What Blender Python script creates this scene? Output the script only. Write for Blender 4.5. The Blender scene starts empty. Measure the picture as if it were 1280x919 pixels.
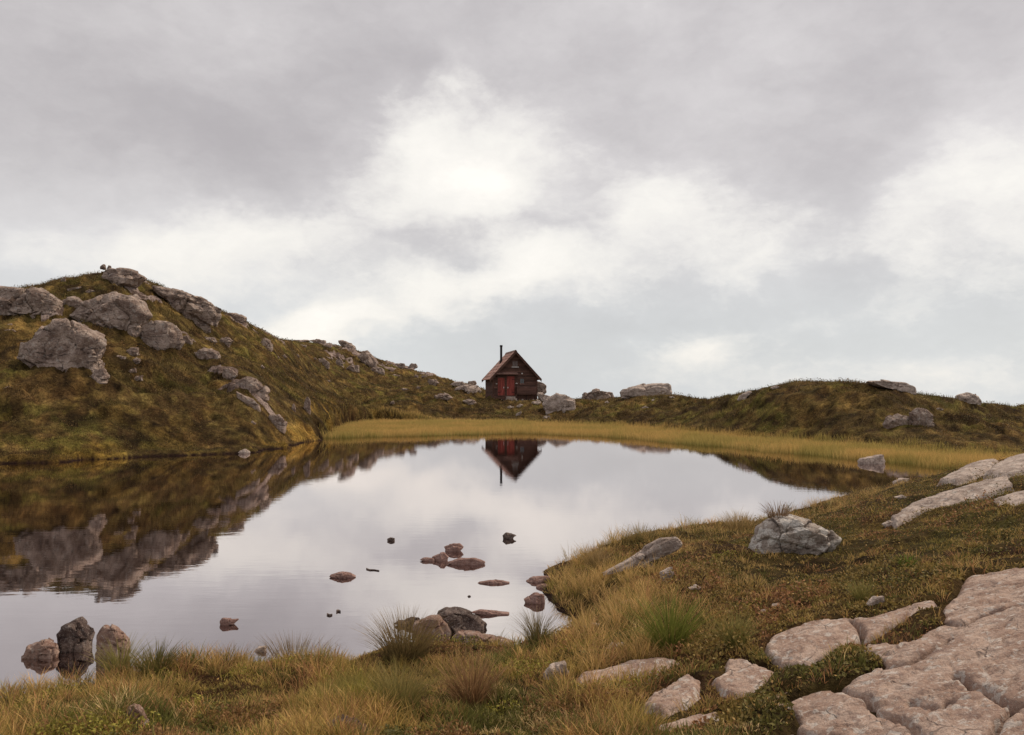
import bpy, math, random
import numpy as np
from mathutils import Vector, Matrix
random.seed(7); RNG = np.random.default_rng(7)
S = bpy.context.scene
COL = S.collection
CAMH = 2.2; F = 1000.0; CX = 640.0; CY = 459.5; HOR = 493.0
PITCH = math.atan((HOR-CY)/F)

# ------------------------------------------------------------------ noise
def _h(ix, iy, iz, seed):
    n = (ix.astype(np.int64)*374761393 + iy.astype(np.int64)*668265263 + iz.astype(np.int64)*1274126177 + seed*362437) & 0xffffffff
    n = ((n ^ (n >> 13))*1274126177) & 0xffffffff
    n = ((n ^ (n >> 15))*668265263) & 0xffffffff
    return ((n ^ (n >> 16)) & 0xffffff)/float(0x7fffff) - 1.0
def noise2(x, y, seed=0):
    x = np.asarray(x, float); y = np.asarray(y, float)
    xi = np.floor(x); yi = np.floor(y); fx = x-xi; fy = y-yi
    fx = fx*fx*fx*(fx*(fx*6-15)+10); fy = fy*fy*fy*(fy*(fy*6-15)+10)
    z = np.zeros_like(xi)
    a = _h(xi, yi, z, seed); b = _h(xi+1, yi, z, seed); c = _h(xi, yi+1, z, seed); d = _h(xi+1, yi+1, z, seed)
    return (a*(1-fx)+b*fx)*(1-fy) + (c*(1-fx)+d*fx)*fy
def noise3(x, y, z, seed=0):
    xi = np.floor(x); yi = np.floor(y); zi = np.floor(z)
    fx = x-xi; fy = y-yi; fz = z-zi
    fx = fx*fx*(3-2*fx); fy = fy*fy*(3-2*fy); fz = fz*fz*(3-2*fz)
    r = 0
    for k in (0, 1):
        a = _h(xi, yi, zi+k, seed); b = _h(xi+1, yi, zi+k, seed); c = _h(xi, yi+1, zi+k, seed); d = _h(xi+1, yi+1, zi+k, seed)
        v = (a*(1-fx)+b*fx)*(1-fy) + (c*(1-fx)+d*fx)*fy
        r = r + v*(fz if k else 1-fz)
    return r
def fbm2(x, y, o=4, seed=0, g=.5):
    s = 0; a = 1; t = 0
    for i in range(o):
        c, sn = math.cos(.6*i), math.sin(.6*i)
        s = s + a*noise2((x*c-y*sn)*2**i+17*i, (x*sn+y*c)*2**i-9*i, seed+i); t += a; a *= g
    return s/t
def fbm3(p, sc, o=4, seed=0, g=.5):
    s = 0; a = 1; t = 0
    for i in range(o):
        k = sc*2**i
        s = s + a*noise3(p[:, 0]*k+13*i, p[:, 1]*k-7*i, p[:, 2]*k+5*i, seed+i); t += a; a *= g
    return s/t
def worley(p, seed, jit=.9):
    """returns F1, F2, three random numbers of the nearest cell and the offset from its centre"""
    k = p.shape[1]; ip = np.floor(p); z0 = np.zeros(len(p))
    f1 = np.full(len(p), 9.); f2 = f1.copy(); idr = np.zeros((len(p), 3)); off = np.zeros((len(p), 3))
    rng = (-1, 0, 1)
    for a in rng:
        for b in rng:
            for c in (rng if k == 3 else (0,)):
                cx = ip[:, 0]+a; cy = ip[:, 1]+b; cz = ip[:, 2]+c if k == 3 else z0
                h = [_h(cx, cy, cz, seed+q) for q in range(3)]
                dx = cx+.5+.5*jit*h[0]-p[:, 0]; dy = cy+.5+.5*jit*h[1]-p[:, 1]; dz = cz+.5+.5*jit*h[2]-p[:, 2] if k == 3 else z0
                d = np.sqrt(dx*dx+dy*dy+dz*dz); m = d < f1
                f2 = np.where(m, f1, np.minimum(f2, d)); f1 = np.where(m, d, f1)
                idr[m] = np.c_[_h(cx, cy, cz, seed+7), _h(cx, cy, cz, seed+8), _h(cx, cy, cz, seed+9)][m]; off[m] = np.c_[dx, dy, dz][m]
    return f1, f2, idr, off
def ss(x, a, b):
    t = np.clip((x-a)/(b-a), 0, 1); return t*t*(3-2*t)

# ------------------------------------------------------------------ rays
def ray(px, py):
    """direction through a photo pixel, scaled so that its forward (y) part is 1"""
    u = (px-CX)/F; v = (CY-py)/F
    y = math.cos(PITCH) - v*math.sin(PITCH); z = math.sin(PITCH) + v*math.cos(PITCH)
    return u/y, z/y
def atz(px, py, z):
    dx, dz = ray(px, py); D = (z-CAMH)/dz
    return dx*D, D, z
def atD(px, py, D):
    dx, dz = ray(px, py); return dx*D, D, CAMH+dz*D

# ------------------------------------------------------------------ lake outline (world xy)
shore_px = [(-150, 584), (0, 580), (60, 579), (130, 574), (200, 571), (300, 567), (350, 561), (395, 551), (408, 545), (413, 540), (435, 531), (470, 528), (560, 528),
            (640, 529), (700, 533), (790, 536), (872, 544.5), (960, 552), (1062, 559), (1170, 569), (1280, 578), (1340, 582)]
near_px = [(1330, 602), (1200, 600), (1130, 603), (1060, 618), (1010, 637), (960, 651), (880, 661), (800, 674), (740, 689), (686, 713), (676, 748), (690, 762), (722, 776), (726, 790),
           (690, 806), (640, 808), (580, 808), (480, 808), (430, 826), (330, 828), (250, 828), (180, 842), (100, 858), (40, 868), (0, 878), (-200, 890), (-600, 900)]
LAKE = [(-28, 3.0), (-33, 13), (-22, 20.5)] + [atz(x, y, 0)[:2] for x, y in shore_px] + [atz(x, y, 0)[:2] for x, y in near_px] + [(-15, 3.2)]
LAKE = np.array(LAKE)
def poly_sd(x, y, P):
    """signed distance to polygon, positive outside"""
    x = np.asarray(x, float); y = np.asarray(y, float)
    d = np.full(x.shape, 1e18); ins = np.zeros(x.shape, bool)
    n = len(P)
    for i in range(n):
        ax, ay = P[i]; bx, by = P[(i+1) % n]
        ex, ey = bx-ax, by-ay; L = ex*ex+ey*ey+1e-12
        t = np.clip(((x-ax)*ex+(y-ay)*ey)/L, 0, 1)
        d = np.minimum(d, (x-ax-t*ex)**2+(y-ay-t*ey)**2)
        c = (ay > y) != (by > y)
        with np.errstate(divide='ignore', invalid='ignore'):
            xi = ax+(y-ay)*(bx-ax)/((by-ay) if by != ay else 1e-12)
        ins ^= c & (x < xi)
    d = np.sqrt(d)
    return np.where(ins, -d, d)

# ------------------------------------------------------------------ land control points -> thin plate spline in (angle, log distance)
CP = []
def cw(x, y, z): CP.append((math.atan2(x, y), math.log(math.hypot(x, y)), z))
ridge = [(-400, 430, 48), (-150, 385, 47), (0, 364, 46), (60, 352, 47), (130, 338, 48), (165, 342, 52), (190, 354, 60), (220, 366, 72), (250, 378, 84), (300, 400, 98), (350, 425, 112), (400, 428, 124),
         (430, 431, 128), (480, 449, 128), (520, 461, 124), (560, 471, 112), (590, 480, 98), (620, 491, 92), (660, 497, 90), (700, 497, 86), (740, 497, 84), (790, 495, 80), (830, 492, 76),
         (870, 496, 61), (920, 492, 50), (960, 484, 45), (1000, 478, 42), (1060, 477, 40), (1110, 482, 39.5), (1150, 494, 39.5), (1190, 498, 40), (1225, 504, 52), (1280, 506, 75), (1400, 506, 70), (1600, 500, 60)]
for x, y, D in ridge:
    X, Y, Z = atD(x, y, D); cw(X, Y, Z)
    cw(X*1.35, Y*1.35, Z*.45-.8-.01*D); cw(X*2.6, Y*2.6, -9); cw(X*9, Y*9, -30)
for x, D, z in [(0, 32, 2.9), (0, 39, 6.0), (100, 33, 3.0), (100, 40, 6.3), (200, 35, 2.9), (200, 46, 7.2), (-200, 33, 3.4), (-400, 30, 3), (260, 36, 2.5), (260, 55, 7.2), (-700, 30, 3), (-700, 50, 8)]:
    cw((x-CX)/F*D, D, z)
for x, y, D in [(310, 478, 37), (345, 525, 36), (330, 500, 36.5), (380, 495, 44), (400, 500, 52), (400, 462, 85), (450, 505, 62), (500, 500, 75), (500, 472, 105), (560, 500, 77), (560, 484, 96),
                (640, 516, 70), (700, 516, 68), (640, 502, 82), (600, 500, 82), (680, 502, 82), (780, 514, 62), (780, 500, 72), (860, 512, 53), (930, 512, 45), (1000, 512, 39.8), (1100, 535, 34.6), (1130, 530, 34.5),
                (1060, 498, 38), (1140, 515, 37), (1200, 538, 34), (1200, 518, 37), (1280, 540, 36), (1280, 518, 50), (1500, 545, 30), (1500, 508, 55),
                (0, 572, 26.3), (100, 569, 27.3), (200, 563, 29.8), (300, 559, 31.5), (370, 540, 37), (440, 518, 69), (560, 519, 70), (880, 533, 46), (1000, 540, 38.4)]:
    cw(*atD(x, y, D))
for x, y, z in [(0, 919, .3), (320, 919, .33), (640, 919, .40), (200, 880, .25), (420, 870, .25), (600, 860, .27), (-300, 905, .3), (60, 885, .22), (760, 860, .40), (760, 800, .33), (720, 742, .26), (800, 705, .31),
                (860, 682, .33), (950, 668, .36), (1060, 640, .43), (1100, 616, .42), (1200, 588, .6), (1280, 573, .85), (1280, 640, 1.0), (1200, 640, .8), (1100, 680, .62), (1000, 705, .45), (900, 760, .42),
                (1000, 780, .55), (1100, 760, .68), (1200, 730, .82), (1280, 720, .92), (1150, 860, .72), (1280, 919, .8), (1000, 900, .55), (880, 840, .48), (1400, 600, 1.2), (1400, 800, 1.05), (1700, 700, 1.4)]:
    cw(*atz(x, y, z))
for a in (-150, -110, -75, -45, 0, 45, 75, 110, 150, 180):
    t = math.radians(a); cw(1.3*math.sin(t), 1.3*math.cos(t), .6+.15*math.sin(t))
    if abs(a) > 70:
        cw(6*math.sin(t), 6*math.cos(t), .75+.4*math.sin(t)); cw(30*math.sin(t), 30*math.cos(t), 1.5); cw(120*math.sin(t), 120*math.cos(t), 0); cw(600*math.sin(t), 600*math.cos(t), -12)
CP = np.array(CP)
def tps_fit(P, z, lam=2e-4):
    n = len(P); A = P*np.array([3.0, 1.0])
    d2 = ((A[:, None]-A[None])**2).sum(-1)
    K = .5*d2*np.log(d2+1e-12); Q = np.c_[np.ones(n), A]
    M = np.zeros((n+3, n+3)); M[:n, :n] = K+lam*n*np.eye(n)*.01; M[:n, n:] = Q; M[n:, :n] = Q.T
    return A, np.linalg.solve(M, np.r_[z, 0, 0, 0])
_A, _W = tps_fit(CP[:, :2], CP[:, 2])
def tps(th, lr):
    q = np.c_[th.ravel()*3.0, lr.ravel()]; out = np.empty(len(q))
    for s in range(0, len(q), 20000):
        b = q[s:s+20000]; d2 = ((b[:, None]-_A[None])**2).sum(-1)
        out[s:s+20000] = (.5*d2*np.log(d2+1e-12))@_W[:len(_A)] + _W[len(_A)] + b@_W[len(_A)+1:]
    return out.reshape(th.shape)

TH = np.r_[np.linspace(-math.pi, -.72, 60)[:-1], np.arange(-.72, .72, .0013), np.linspace(.72, math.pi, 60)]
LR = np.r_[np.linspace(math.log(.4), math.log(2.6), 25)[:-1], np.arange(math.log(2.6), math.log(140), .0042), np.linspace(math.log(140), math.log(6000), 60)]
NT, NR = len(TH), len(LR)
ct = np.unique(np.r_[np.arange(0, NT, 5), NT-1]); cr = np.unique(np.r_[np.arange(0, NR, 5), NR-1])
cg = tps(*np.meshgrid(TH[ct], LR[cr], indexing='ij'))
tmp = np.empty((NT, len(cr)))
for j in range(len(cr)): tmp[:, j] = np.interp(TH, TH[ct], cg[:, j])
BASE = np.empty((NT, NR))
for i in range(NT): BASE[i] = np.interp(LR, LR[cr], tmp[i])
TT, RR = np.meshgrid(TH, np.exp(LR), indexing='ij')
GX = RR*np.sin(TT); GY = RR*np.cos(TT)
far = RR > 200
_rt = np.array([math.atan(ray(x, y)[0]) for x, y, _ in ridge]); _rv = np.array([ray(x, y+1.5)[1] for x, y, _ in ridge])
RIDGE_T = np.interp(TH, _rt, _rv)[:, None]
def softcap(z, k, up=0.0):
    yy = np.maximum(GY, 1.0); ratio = (z-CAMH)/yy; t = RIDGE_T+up
    out = t-k*np.logaddexp(0, (t-ratio)/k)
    ok = (TT > _rt[0]) & (TT < _rt[-1]) & (RR > 20) & (RR < 160)
    return np.where(ok, CAMH+out*yy, z)
BASE = softcap(BASE, .006, .002)
BASE = np.where((TT > .3) & (RR > 66), np.minimum(BASE, CAMH-.0125*RR-.004*(RR-66)), BASE); BASE = np.where(RR > 140, np.minimum(BASE, 9-(RR-140)*.09), BASE); BASE = np.where(RR > 300, -5.4-(RR-300)*.03, BASE)
inb = (GX > -60) & (GX < 45) & (GY > -12) & (GY < 110)
SD = np.full(GX.shape, 50.0)
SD[inb] = poly_sd(GX[inb], GY[inb], LAKE)
def gidx(x, y):
    th = np.arctan2(x, y); lr = np.log(np.hypot(x, y)+1e-9)
    fi = np.interp(th, TH, np.arange(NT)); fj = np.interp(lr, LR, np.arange(NR))
    i = np.clip(fi.astype(int), 0, NT-2); j = np.clip(fj.astype(int), 0, NR-2)
    return i, j, fi-i, fj-j
def gsample(G, x, y):
    x = np.asarray(x, float); y = np.asarray(y, float)
    i, j, a, b = gidx(x, y)
    return (G[i, j]*(1-a)+G[i+1, j]*a)*(1-b) + (G[i, j+1]*(1-a)+G[i+1, j+1]*a)*b
def shape_bank(base, sd, wob):
    s = sd+wob
    land = np.where(RR < 62, np.maximum(base, .12), base)*(1-np.exp(-np.maximum(s, 0)/.28))
    return np.where(s > 0, land, -np.minimum(-s*.7, 1.2)-.02)
SMOOTH = shape_bank(BASE, SD, 0)
for _i in range(0, NT, 60):
    if abs(TH[_i]) < .56:
        _m = ((SMOOTH[_i]-CAMH)/GY[_i])[(RR[_i] > 20) & (RR[_i] < 160)].max(); print('ridge px', round(CX+F*math.tan(TH[_i])), 'want', round(HOR-F*RIDGE_T[_i, 0]), 'is', round(HOR-F*_m))
def cast(px, py, G, dmin=2.5, dmax=150, up=0):
    dx, dz = ray(px, py)
    D = np.exp(np.linspace(math.log(dmin), math.log(dmax), 1500))
    gz = np.maximum(gsample(G, dx*D, D), 0)+up
    diff = gz-(CAMH+dz*D); k = np.nonzero(diff > 0)[0]
    if len(k) and k[0] > 0: d = D[k[0]]
    else: d = D[20+np.argmax((diff/D)[20:])]
    return dx*d, d, float(np.interp(d, D, gz))

# ------------------------------------------------------------------ mesh helpers
def mesh_from(name, V, quads=None, tris=None, cols=None, smooth=False, mats=()):
    me = bpy.data.meshes.new(name)
    V = np.asarray(V, np.float32); me.vertices.add(len(V)); me.vertices.foreach_set('co', V.ravel())
    q = np.zeros((0, 4), np.int32) if quads is None else np.asarray(quads, np.int32)
    t = np.zeros((0, 3), np.int32) if tris is None else np.asarray(tris, np.int32)
    me.loops.add(q.size+t.size); me.loops.foreach_set('vertex_index', np.r_[q.ravel(), t.ravel()])
    me.polygons.add(len(q)+len(t))
    st = np.r_[np.arange(len(q))*4, q.size+np.arange(len(t))*3]
    me.polygons.foreach_set('loop_start', st.astype(np.int32))
    me.polygons.foreach_set('use_smooth', np.full(len(q)+len(t), smooth))
    for k, (nm, arr) in enumerate((cols or {}).items()):
        arr = np.asarray(arr, np.float32)
        if arr.ndim == 1: a = me.attributes.new(nm, 'FLOAT', 'POINT'); a.data.foreach_set('value', arr)
        else:
            a = me.attributes.new(nm, 'FLOAT_COLOR', 'POINT'); a.data.foreach_set('color', np.c_[arr, np.ones(len(arr))].astype(np.float32).ravel())
    for m in mats: me.materials.append(m)
    me.update(calc_edges=True); return me
def link(name, me, parent=None, loc=None):
    o = bpy.data.objects.new(name, me); COL.objects.link(o)
    if parent: o.parent = parent
    if loc is not None: o.location = loc
    return o
def tag(o, label=None, cat=None, group=None, kind=None):
    if label: o['label'] = label
    if cat: o['category'] = cat
    if group: o['group'] = group
    elif label and ' water' in label and cat in ('rock', 'boulder') and 'edge' not in label: o['group'] = 'stones standing in the lake'
    elif label and 'stacked stones' in label and 'left of' not in label: o['group'] = 'stacked stones on the left hillside'
    elif cat == 'grass tuft': o['group'] = 'rush and grass tufts on the near bank'
    if kind: o['kind'] = kind
    return o

# ------------------------------------------------------------------ material helpers
class NT_:
    def __init__(s, tree): s.t = tree; s.n = tree.nodes; s.l = tree.links
    def new(s, typ, **kw):
        n = s.n.new(typ)
        for k, v in kw.items(): setattr(n, k, v)
        return n
    def put(s, sock, v):
        if hasattr(v, 'links') or isinstance(v, bpy.types.NodeSocket): s.l.new(v, sock)
        else: sock.default_value = v
    def m(s, op, a, b=None, c=None, clamp=False):
        n = s.new('ShaderNodeMath', operation=op, use_clamp=clamp); s.put(n.inputs[0], a)
        if b is not None: s.put(n.inputs[1], b)
        if c is not None: s.put(n.inputs[2], c)
        return n.outputs[0]
    def vm(s, op, a, b=None, sc=None):
        n = s.new('ShaderNodeVectorMath', operation=op); s.put(n.inputs[0], a)
        if b is not None: s.put(n.inputs[1], b)
        if sc is not None: s.put(n.inputs['Scale'], sc)
        return n.outputs[0]
    def noise(s, vec, scale, detail=4, rough=.55, dist=0, out=0):
        n = s.new('ShaderNodeTexNoise'); s.put(n.inputs['Vector'], vec); s.put(n.inputs['Scale'], scale)
        n.inputs['Detail'].default_value = detail; n.inputs['Roughness'].default_value = rough; n.inputs['Distortion'].default_value = dist
        return n.outputs[out]
    def vor(s, vec, scale, feature='F1', out=0, rnd=1):
        n = s.new('ShaderNodeTexVoronoi', feature=feature); s.put(n.inputs['Vector'], vec); n.inputs['Scale'].default_value = scale; n.inputs['Randomness'].default_value = rnd
        return n.outputs[out]
    def ramp(s, f, lo, hi, a=0., b=1.):
        n = s.new('ShaderNodeMapRange'); n.interpolation_type = 'SMOOTHSTEP'
        s.put(n.inputs[0], f)
        for k, v in zip((1, 2, 3, 4), (lo, hi, a, b)): n.inputs[k].default_value = v
        return n.outputs[0]
    def mix(s, f, a, b, blend='MIX'):
        n = s.new('ShaderNodeMix', data_type='RGBA', blend_type=blend); s.put(n.inputs[0], f)
        for k, v in ((6, a), (7, b)):
            if isinstance(v, tuple): v = (*v[:3], 1)
            s.put(n.inputs[k], v)
        return n.outputs[2]
    def bump(s, h, strength, dist, normal=None):
        n = s.new('ShaderNodeBump'); s.put(n.inputs['Height'], h); n.inputs['Strength'].default_value = strength; n.inputs['Distance'].default_value = dist
        if normal is not None: s.put(n.inputs['Normal'], normal)
        return n.outputs[0]
def material(name):
    m = bpy.data.materials.new(name); m.use_nodes = True; b = m.node_tree.nodes['Principled BSDF']
    b.inputs['Roughness'].default_value = .85; b.inputs['Specular IOR Level'].default_value = .25
    return m, NT_(m.node_tree), b
def setb(T, b, **kw):
    for k, v in kw.items():
        if isinstance(v, tuple) and len(v) == 3: v = (*v, 1)
        T.put(b.inputs[k.replace('_', ' ')], v)

def rock_mat(name, a=(.32, .25, .21), dark=(.07, .048, .04), pale=(.54, .44, .375), sc=1.0, lichen=.5, pink=0., darkamt=.5, bump=1.0, lump=.5):
    m, T, b = material(name)
    tc = T.new('ShaderNodeTexCoord').outputs['Object']
    gn = T.new('ShaderNodeNewGeometry')
    vec = T.vm('SCALE', tc, sc=sc)
    w = T.noise(vec, 1.3, 3, .6, out=1)
    vecw = T.vm('ADD', vec, T.vm('SCALE', w, sc=.5))
    n1 = T.noise(vecw, 2.2, 6, .62); n2 = T.noise(vec, 9, 6, .7); n3 = T.noise(vec, 38, 4, .7)
    col = T.mix(T.ramp(n1, .40, .60), a, pale)
    col = T.mix(T.m('MULTIPLY', T.ramp(n2, .5, .72), .55), col, dark)
    strat = T.noise(T.vm('MULTIPLY', vecw, (1.2, 1.2, 7.0)), 1.6, 5, .65)
    col = T.mix(T.m('MULTIPLY', T.ramp(strat, .52, .7), darkamt), col, dark)
    if pink: col = T.mix(pink, col, (.36, .19, .15))
    lc = T.ramp(T.noise(vec, 6.5, 5, .6, .4), .60-.08*lichen, .66-.06*lichen)
    col = T.mix(T.m('MULTIPLY', lc, lichen), col, (.60, .56, .51))
    fl = T.ramp(T.noise(vec, 26, 4, .7, .3), .56, .66); col = T.mix(T.m('MULTIPLY', fl, .45), col, (.60, .555, .50))
    sp = T.ramp(T.noise(vec, 60, 2, .5), .60, .68)
    col = T.mix(T.m('MULTIPLY', sp, .5), col, (.13, .10, .095))
    crk = T.vor(vecw, 1.15, 'DISTANCE_TO_EDGE')
    ck = T.m('MULTIPLY', T.ramp(crk, 0, .02, 1, 0), T.ramp(n1, .5, .6))
    col = T.mix(T.m('MULTIPLY', ck, .5), col, (.06, .042, .036))
    col = T.mix(T.m('MULTIPLY', T.ramp(T.noise(vec, 22, 5, .7), .5, .64), .35), col, dark)
    h = T.m('ADD', T.m('MULTIPLY', n1, lump), T.m('ADD', T.m('MULTIPLY', n2, .22), T.m('ADD', T.m('MULTIPLY', n3, .07), T.m('ADD', T.m('MULTIPLY', strat, .22), T.m('MULTIPLY', ck, -.10)))))
    setb(T, b, Base_Color=col, Roughness=.9, Normal=T.bump(h, .9, .22*bump/sc))
    return m
def simple(name, c, rough=.7, var=.25, sc=8, metal=0, stretch=(1, 1, 1), bump=.3, bd=.02):
    m, T, b = material(name)
    tc = T.vm('MULTIPLY', T.new('ShaderNodeTexCoord').outputs['Object'], stretch)
    n = T.noise(tc, sc, 5, .65)
    c2 = tuple(x*(1-var*1.6) for x in c); c3 = tuple(min(1, x*(1+var)) for x in c)
    setb(T, b, Base_Color=T.mix(T.ramp(n, .3, .7), c2, c3), Roughness=rough, Metallic=metal, Normal=T.bump(n, bump, bd))
    return m
def leaf_mat(name, trans=.35, rough=.75, gain=1.0):
    m, T, b = material(name)
    at = T.new('ShaderNodeAttribute', attribute_name='Col').outputs[0]
    if gain != 1: at = T.mix(1, at, (gain, gain, gain), 'MULTIPLY')
    setb(T, b, Base_Color=at, Roughness=rough); b.inputs['Specular IOR Level'].default_value = .15
    tr = T.new('ShaderNodeBsdfTranslucent'); T.put(tr.inputs[0], at)
    mx = T.new('ShaderNodeMixShader'); mx.inputs[0].default_value = trans
    T.l.new(b.outputs[0], mx.inputs[1]); T.l.new(tr.outputs[0], mx.inputs[2])
    T.l.new(mx.outputs[0], T.n['Material Output'].inputs[0])
    return m
M_FAR = rock_mat('rock_hillside', a=(.225, .158, .125), pale=(.44, .34, .28), dark=(.045, .030, .024), sc=.8, lichen=.35, darkamt=1., bump=1.5)
M_MID = rock_mat('rock_weathered', a=(.32, .25, .21), sc=1.5, lichen=.45, darkamt=.6)
M_SLAB = rock_mat('rock_slab', a=(.32, .218, .165), pale=(.47, .355, .285), dark=(.12, .08, .07), sc=2.3, lichen=.6, pink=.08, darkamt=.55, bump=.9, lump=.06)
M_WATERROCK = rock_mat('rock_red_wet', a=(.17, .10, .082), pale=(.30, .20, .175), dark=(.05, .026, .024), sc=5, lichen=.15, pink=.25, darkamt=.6)
M_DARK = rock_mat('rock_dark_wet', a=(.060, .038, .032), pale=(.17, .125, .105), dark=(.02, .012, .012), sc=4, lichen=.2, darkamt=.7)
M_LICHEN = rock_mat('rock_lichen', a=(.29, .235, .20), pale=(.44, .375, .32), dark=(.10, .075, .062), sc=.95, lichen=1.35, darkamt=.4)
M_BROWN = rock_mat('rock_brown', a=(.22, .135, .10), pale=(.34, .24, .19), dark=(.05, .03, .025), sc=4.5, lichen=.35, pink=.1, darkamt=.6)
M_GRASS = leaf_mat('grass_blades', .35, gain=1.28)
M_REED = leaf_mat('reed_blades', .4)
M_LEAF = leaf_mat('heath_leaves', .25, .6, 1.4)

# ------------------------------------------------------------------ slabs: traced outlines laid on the ground
def T8(p): return [(640+x/2, 719+y/2) for x, y in p]
def T7(p): return [(640+x/2, 560+y/2) for x, y in p]
SLABS = [
 ('main', T8([(655, 325), (720, 298), (792, 273), (822, 270), (935, 226), (925, 205), (872, 190), (885, 176), (1000, 166), (1080, 122), (1072, 85), (1140, 8), (1300, -22), (1560, -60), (1700, 480), (1120, 700), (760, 660), (690, 430), (688, 385), (715, 365), (700, 340)]), .050, M_SLAB,
  'vast cracked bedrock slab filling the bottom right corner', [T8([(1113, 243), (1150, 258), (1200, 272), (1225, 300), (1262, 312), (1330, 300)]), T8([(1262, 312), (1230, 350), (1190, 410), (1150, 470)]), T8([(1072, 112), (1130, 118), (1200, 90), (1300, 62), (1450, 40)]),
   T8([(806, 268), (830, 285), (900, 314), (965, 343), (1003, 368), (1022, 410), (1050, 470)]), T8([(700, 372), (760, 380), (830, 400), (900, 395)]), T8([(936, 224), (985, 215), (1040, 190), (1095, 150)]), T8([(1010, 300), (1060, 320), (1090, 300)])]),
 ('long', T8([(632, 172), (645, 145), (740, 110), (840, 95), (900, 100), (1000, 70), (1060, 58), (1072, 78), (1000, 95), (940, 120), (890, 150), (800, 190), (740, 222), (690, 222), (640, 200)]), 0.081, M_SLAB,
  'long pale block lying just above the big slabs', [T8([(840, 95), (870, 125), (880, 150)])]),
 ('small_a', T8([(500, 258), (535, 237), (540, 210), (578, 211), (632, 226), (672, 241), (640, 262), (600, 290), (560, 294), (530, 284)]), 0.046, M_SLAB, 'small flat grey slab with a notch, left of the long pale block', []),
 ('small_b', T8([(328, 322), (350, 295), (400, 262), (440, 244), (472, 258), (462, 292), (432, 322), (380, 338)]), 0.037, M_SLAB, 'tilted grey slab showing one white lichen patch in the grass', []),
 ('small_c', T8([(350, 382), (420, 358), (510, 338), (517, 353), (440, 378), (380, 392)]), 0.028, M_SLAB, 'narrow pale ledge close to the bottom edge', []),
 ('small_d', T8([(163, 246), (230, 235), (290, 215), (380, 207), (423, 215), (360, 240), (275, 248), (210, 272), (165, 284)]), 0.037, M_SLAB, 'bent pale ledge half buried in grass left of the small slabs', []),
 ('small_e', T8([(600, 322), (630, 303), (700, 284), (712, 290), (650, 320)]), 0.025, M_SLAB, 'thin sliver of stone above the flat bottom slab', []),
 ('r5', T7([(945, 172), (1010, 130), (1110, 100), (1240, 64), (1253, 90), (1180, 112), (1090, 142), (1000, 165), (960, 182)]), 0.093, M_MID, 'long whale backed grey slab sloping down the right bank', []),
 ('r6', T7([(1068, 77), (1120, 52), (1180, 28), (1216, 29), (1185, 56), (1110, 76)]), 0.068, M_MID, 'narrow grey slab nearest the reeds at the right', []),
 ('r7', T7([(1180, 58), (1240, 24), (1340, 0), (1380, 40), (1250, 64)]), 0.081, M_MID, 'grey slab cut by the right edge above the whale backed slab', []),
 ('r8', T7([(1200, 126), (1300, 98), (1380, 100), (1360, 160), (1215, 154)]), 0.062, M_MID, 'pale slab cut by the right edge below the whale backed slab', []),
]
slab_polys = []
for s in SLABS:
    slab_polys.append(np.array([cast(x, y, SMOOTH, up=s[2]*.75)[:2] for x, y in s[1]]))
near = (RR < 26) & (GX > -2) & (GY > 0)
SLM = np.full(GX.shape, 9.0)
for P in slab_polys: SLM[near] = np.minimum(SLM[near], poly_sd(GX[near], GY[near], P))

# ------------------------------------------------------------------ terrain detail
ROCKY = [(150, 341, 2.5), (205, 360, 2.5), (250, 378, 3), (295, 399, 3), (328, 414, 2.5), (175, 368, 1.5), (300, 480, 1.2), (325, 505, 1.2), (405, 428, 4), (440, 440, 4), (470, 452, 4), (425, 452, 2.5), (500, 459, 3),
         (535, 468, 2.5), (590, 488, 1.5), (1125, 484, .8), (760, 493, 1.5), (1195, 497, 1), (60, 395, .8), (230, 425, 1.0), (275, 465, 1)]
RM = np.zeros(GX.shape)
for x, y, r in ROCKY:
    cx, cy, cz = cast(x, y, SMOOTH)
    d = np.hypot(GX-cx, (GY-cy)*.8)
    RM = np.maximum(RM, 1-ss(d, r*.3, r*1.1))
wob = (fbm2(GX*1.3, GY*1.3, 4, 3)*np.clip(RR*.02, .12, .8))
Z = shape_bank(BASE, SD, wob)
S1 = SD+wob
hill = ss(RR, 18, 34)*ss(S1, 0, 6)*(1-ss(RR, 160, 300))
h1 = 1-np.abs(fbm2(GX/4.2, GY/4.2, 4, 11))*2
h2 = fbm2(GX/1.7, GY/1.7, 4, 21)
h3 = fbm2(GX/.55, GY/.55, 3, 31)
step = fbm2(GX/2.6+.6*h2, GY/1.2, 4, 41)
Z += hill*(.42*(h1-.5)+.34*h2+.17*h3+.10*(1-np.abs(h3)*4)*ss(h2,-.2,.3))
fine = fbm2(GX/.8, GY/.5, 4, 43)
terr = fbm2(GX/1.9+.5*h3, (BASE+.04*RR)/.42, 4, 45)
Z += hill*.13*terr
rocky = ss(RM, 0, .6)*ss(.7*step+.6*fine+.45*h2+.25*(RM-1), .03, .12)*ss(RR, 15, 25)
kk = rocky > .01; wb = np.zeros(GX.shape)
_f1, _f2, _id, _of = worley(np.c_[(GX[kk]*.9+.2*GY[kk]+.3*h2[kk])/1.1, (GY[kk]*.9+.3*h2[kk])/.8], 83)
wb[kk] = .22*_id[:, 0]+.30*(_id[:, 1]*_of[:, 0]+_id[:, 2]*_of[:, 1])-.16*np.exp(-((_f2-_f1)/.10)**2)
Z += rocky*(.16+.2*np.abs(step)+.12*h3+wb*.8)*np.clip(RR/60, .5, 1.3)
nearm = (1-ss(RR, 16, 30))*ss(S1, 0, .5)
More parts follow.
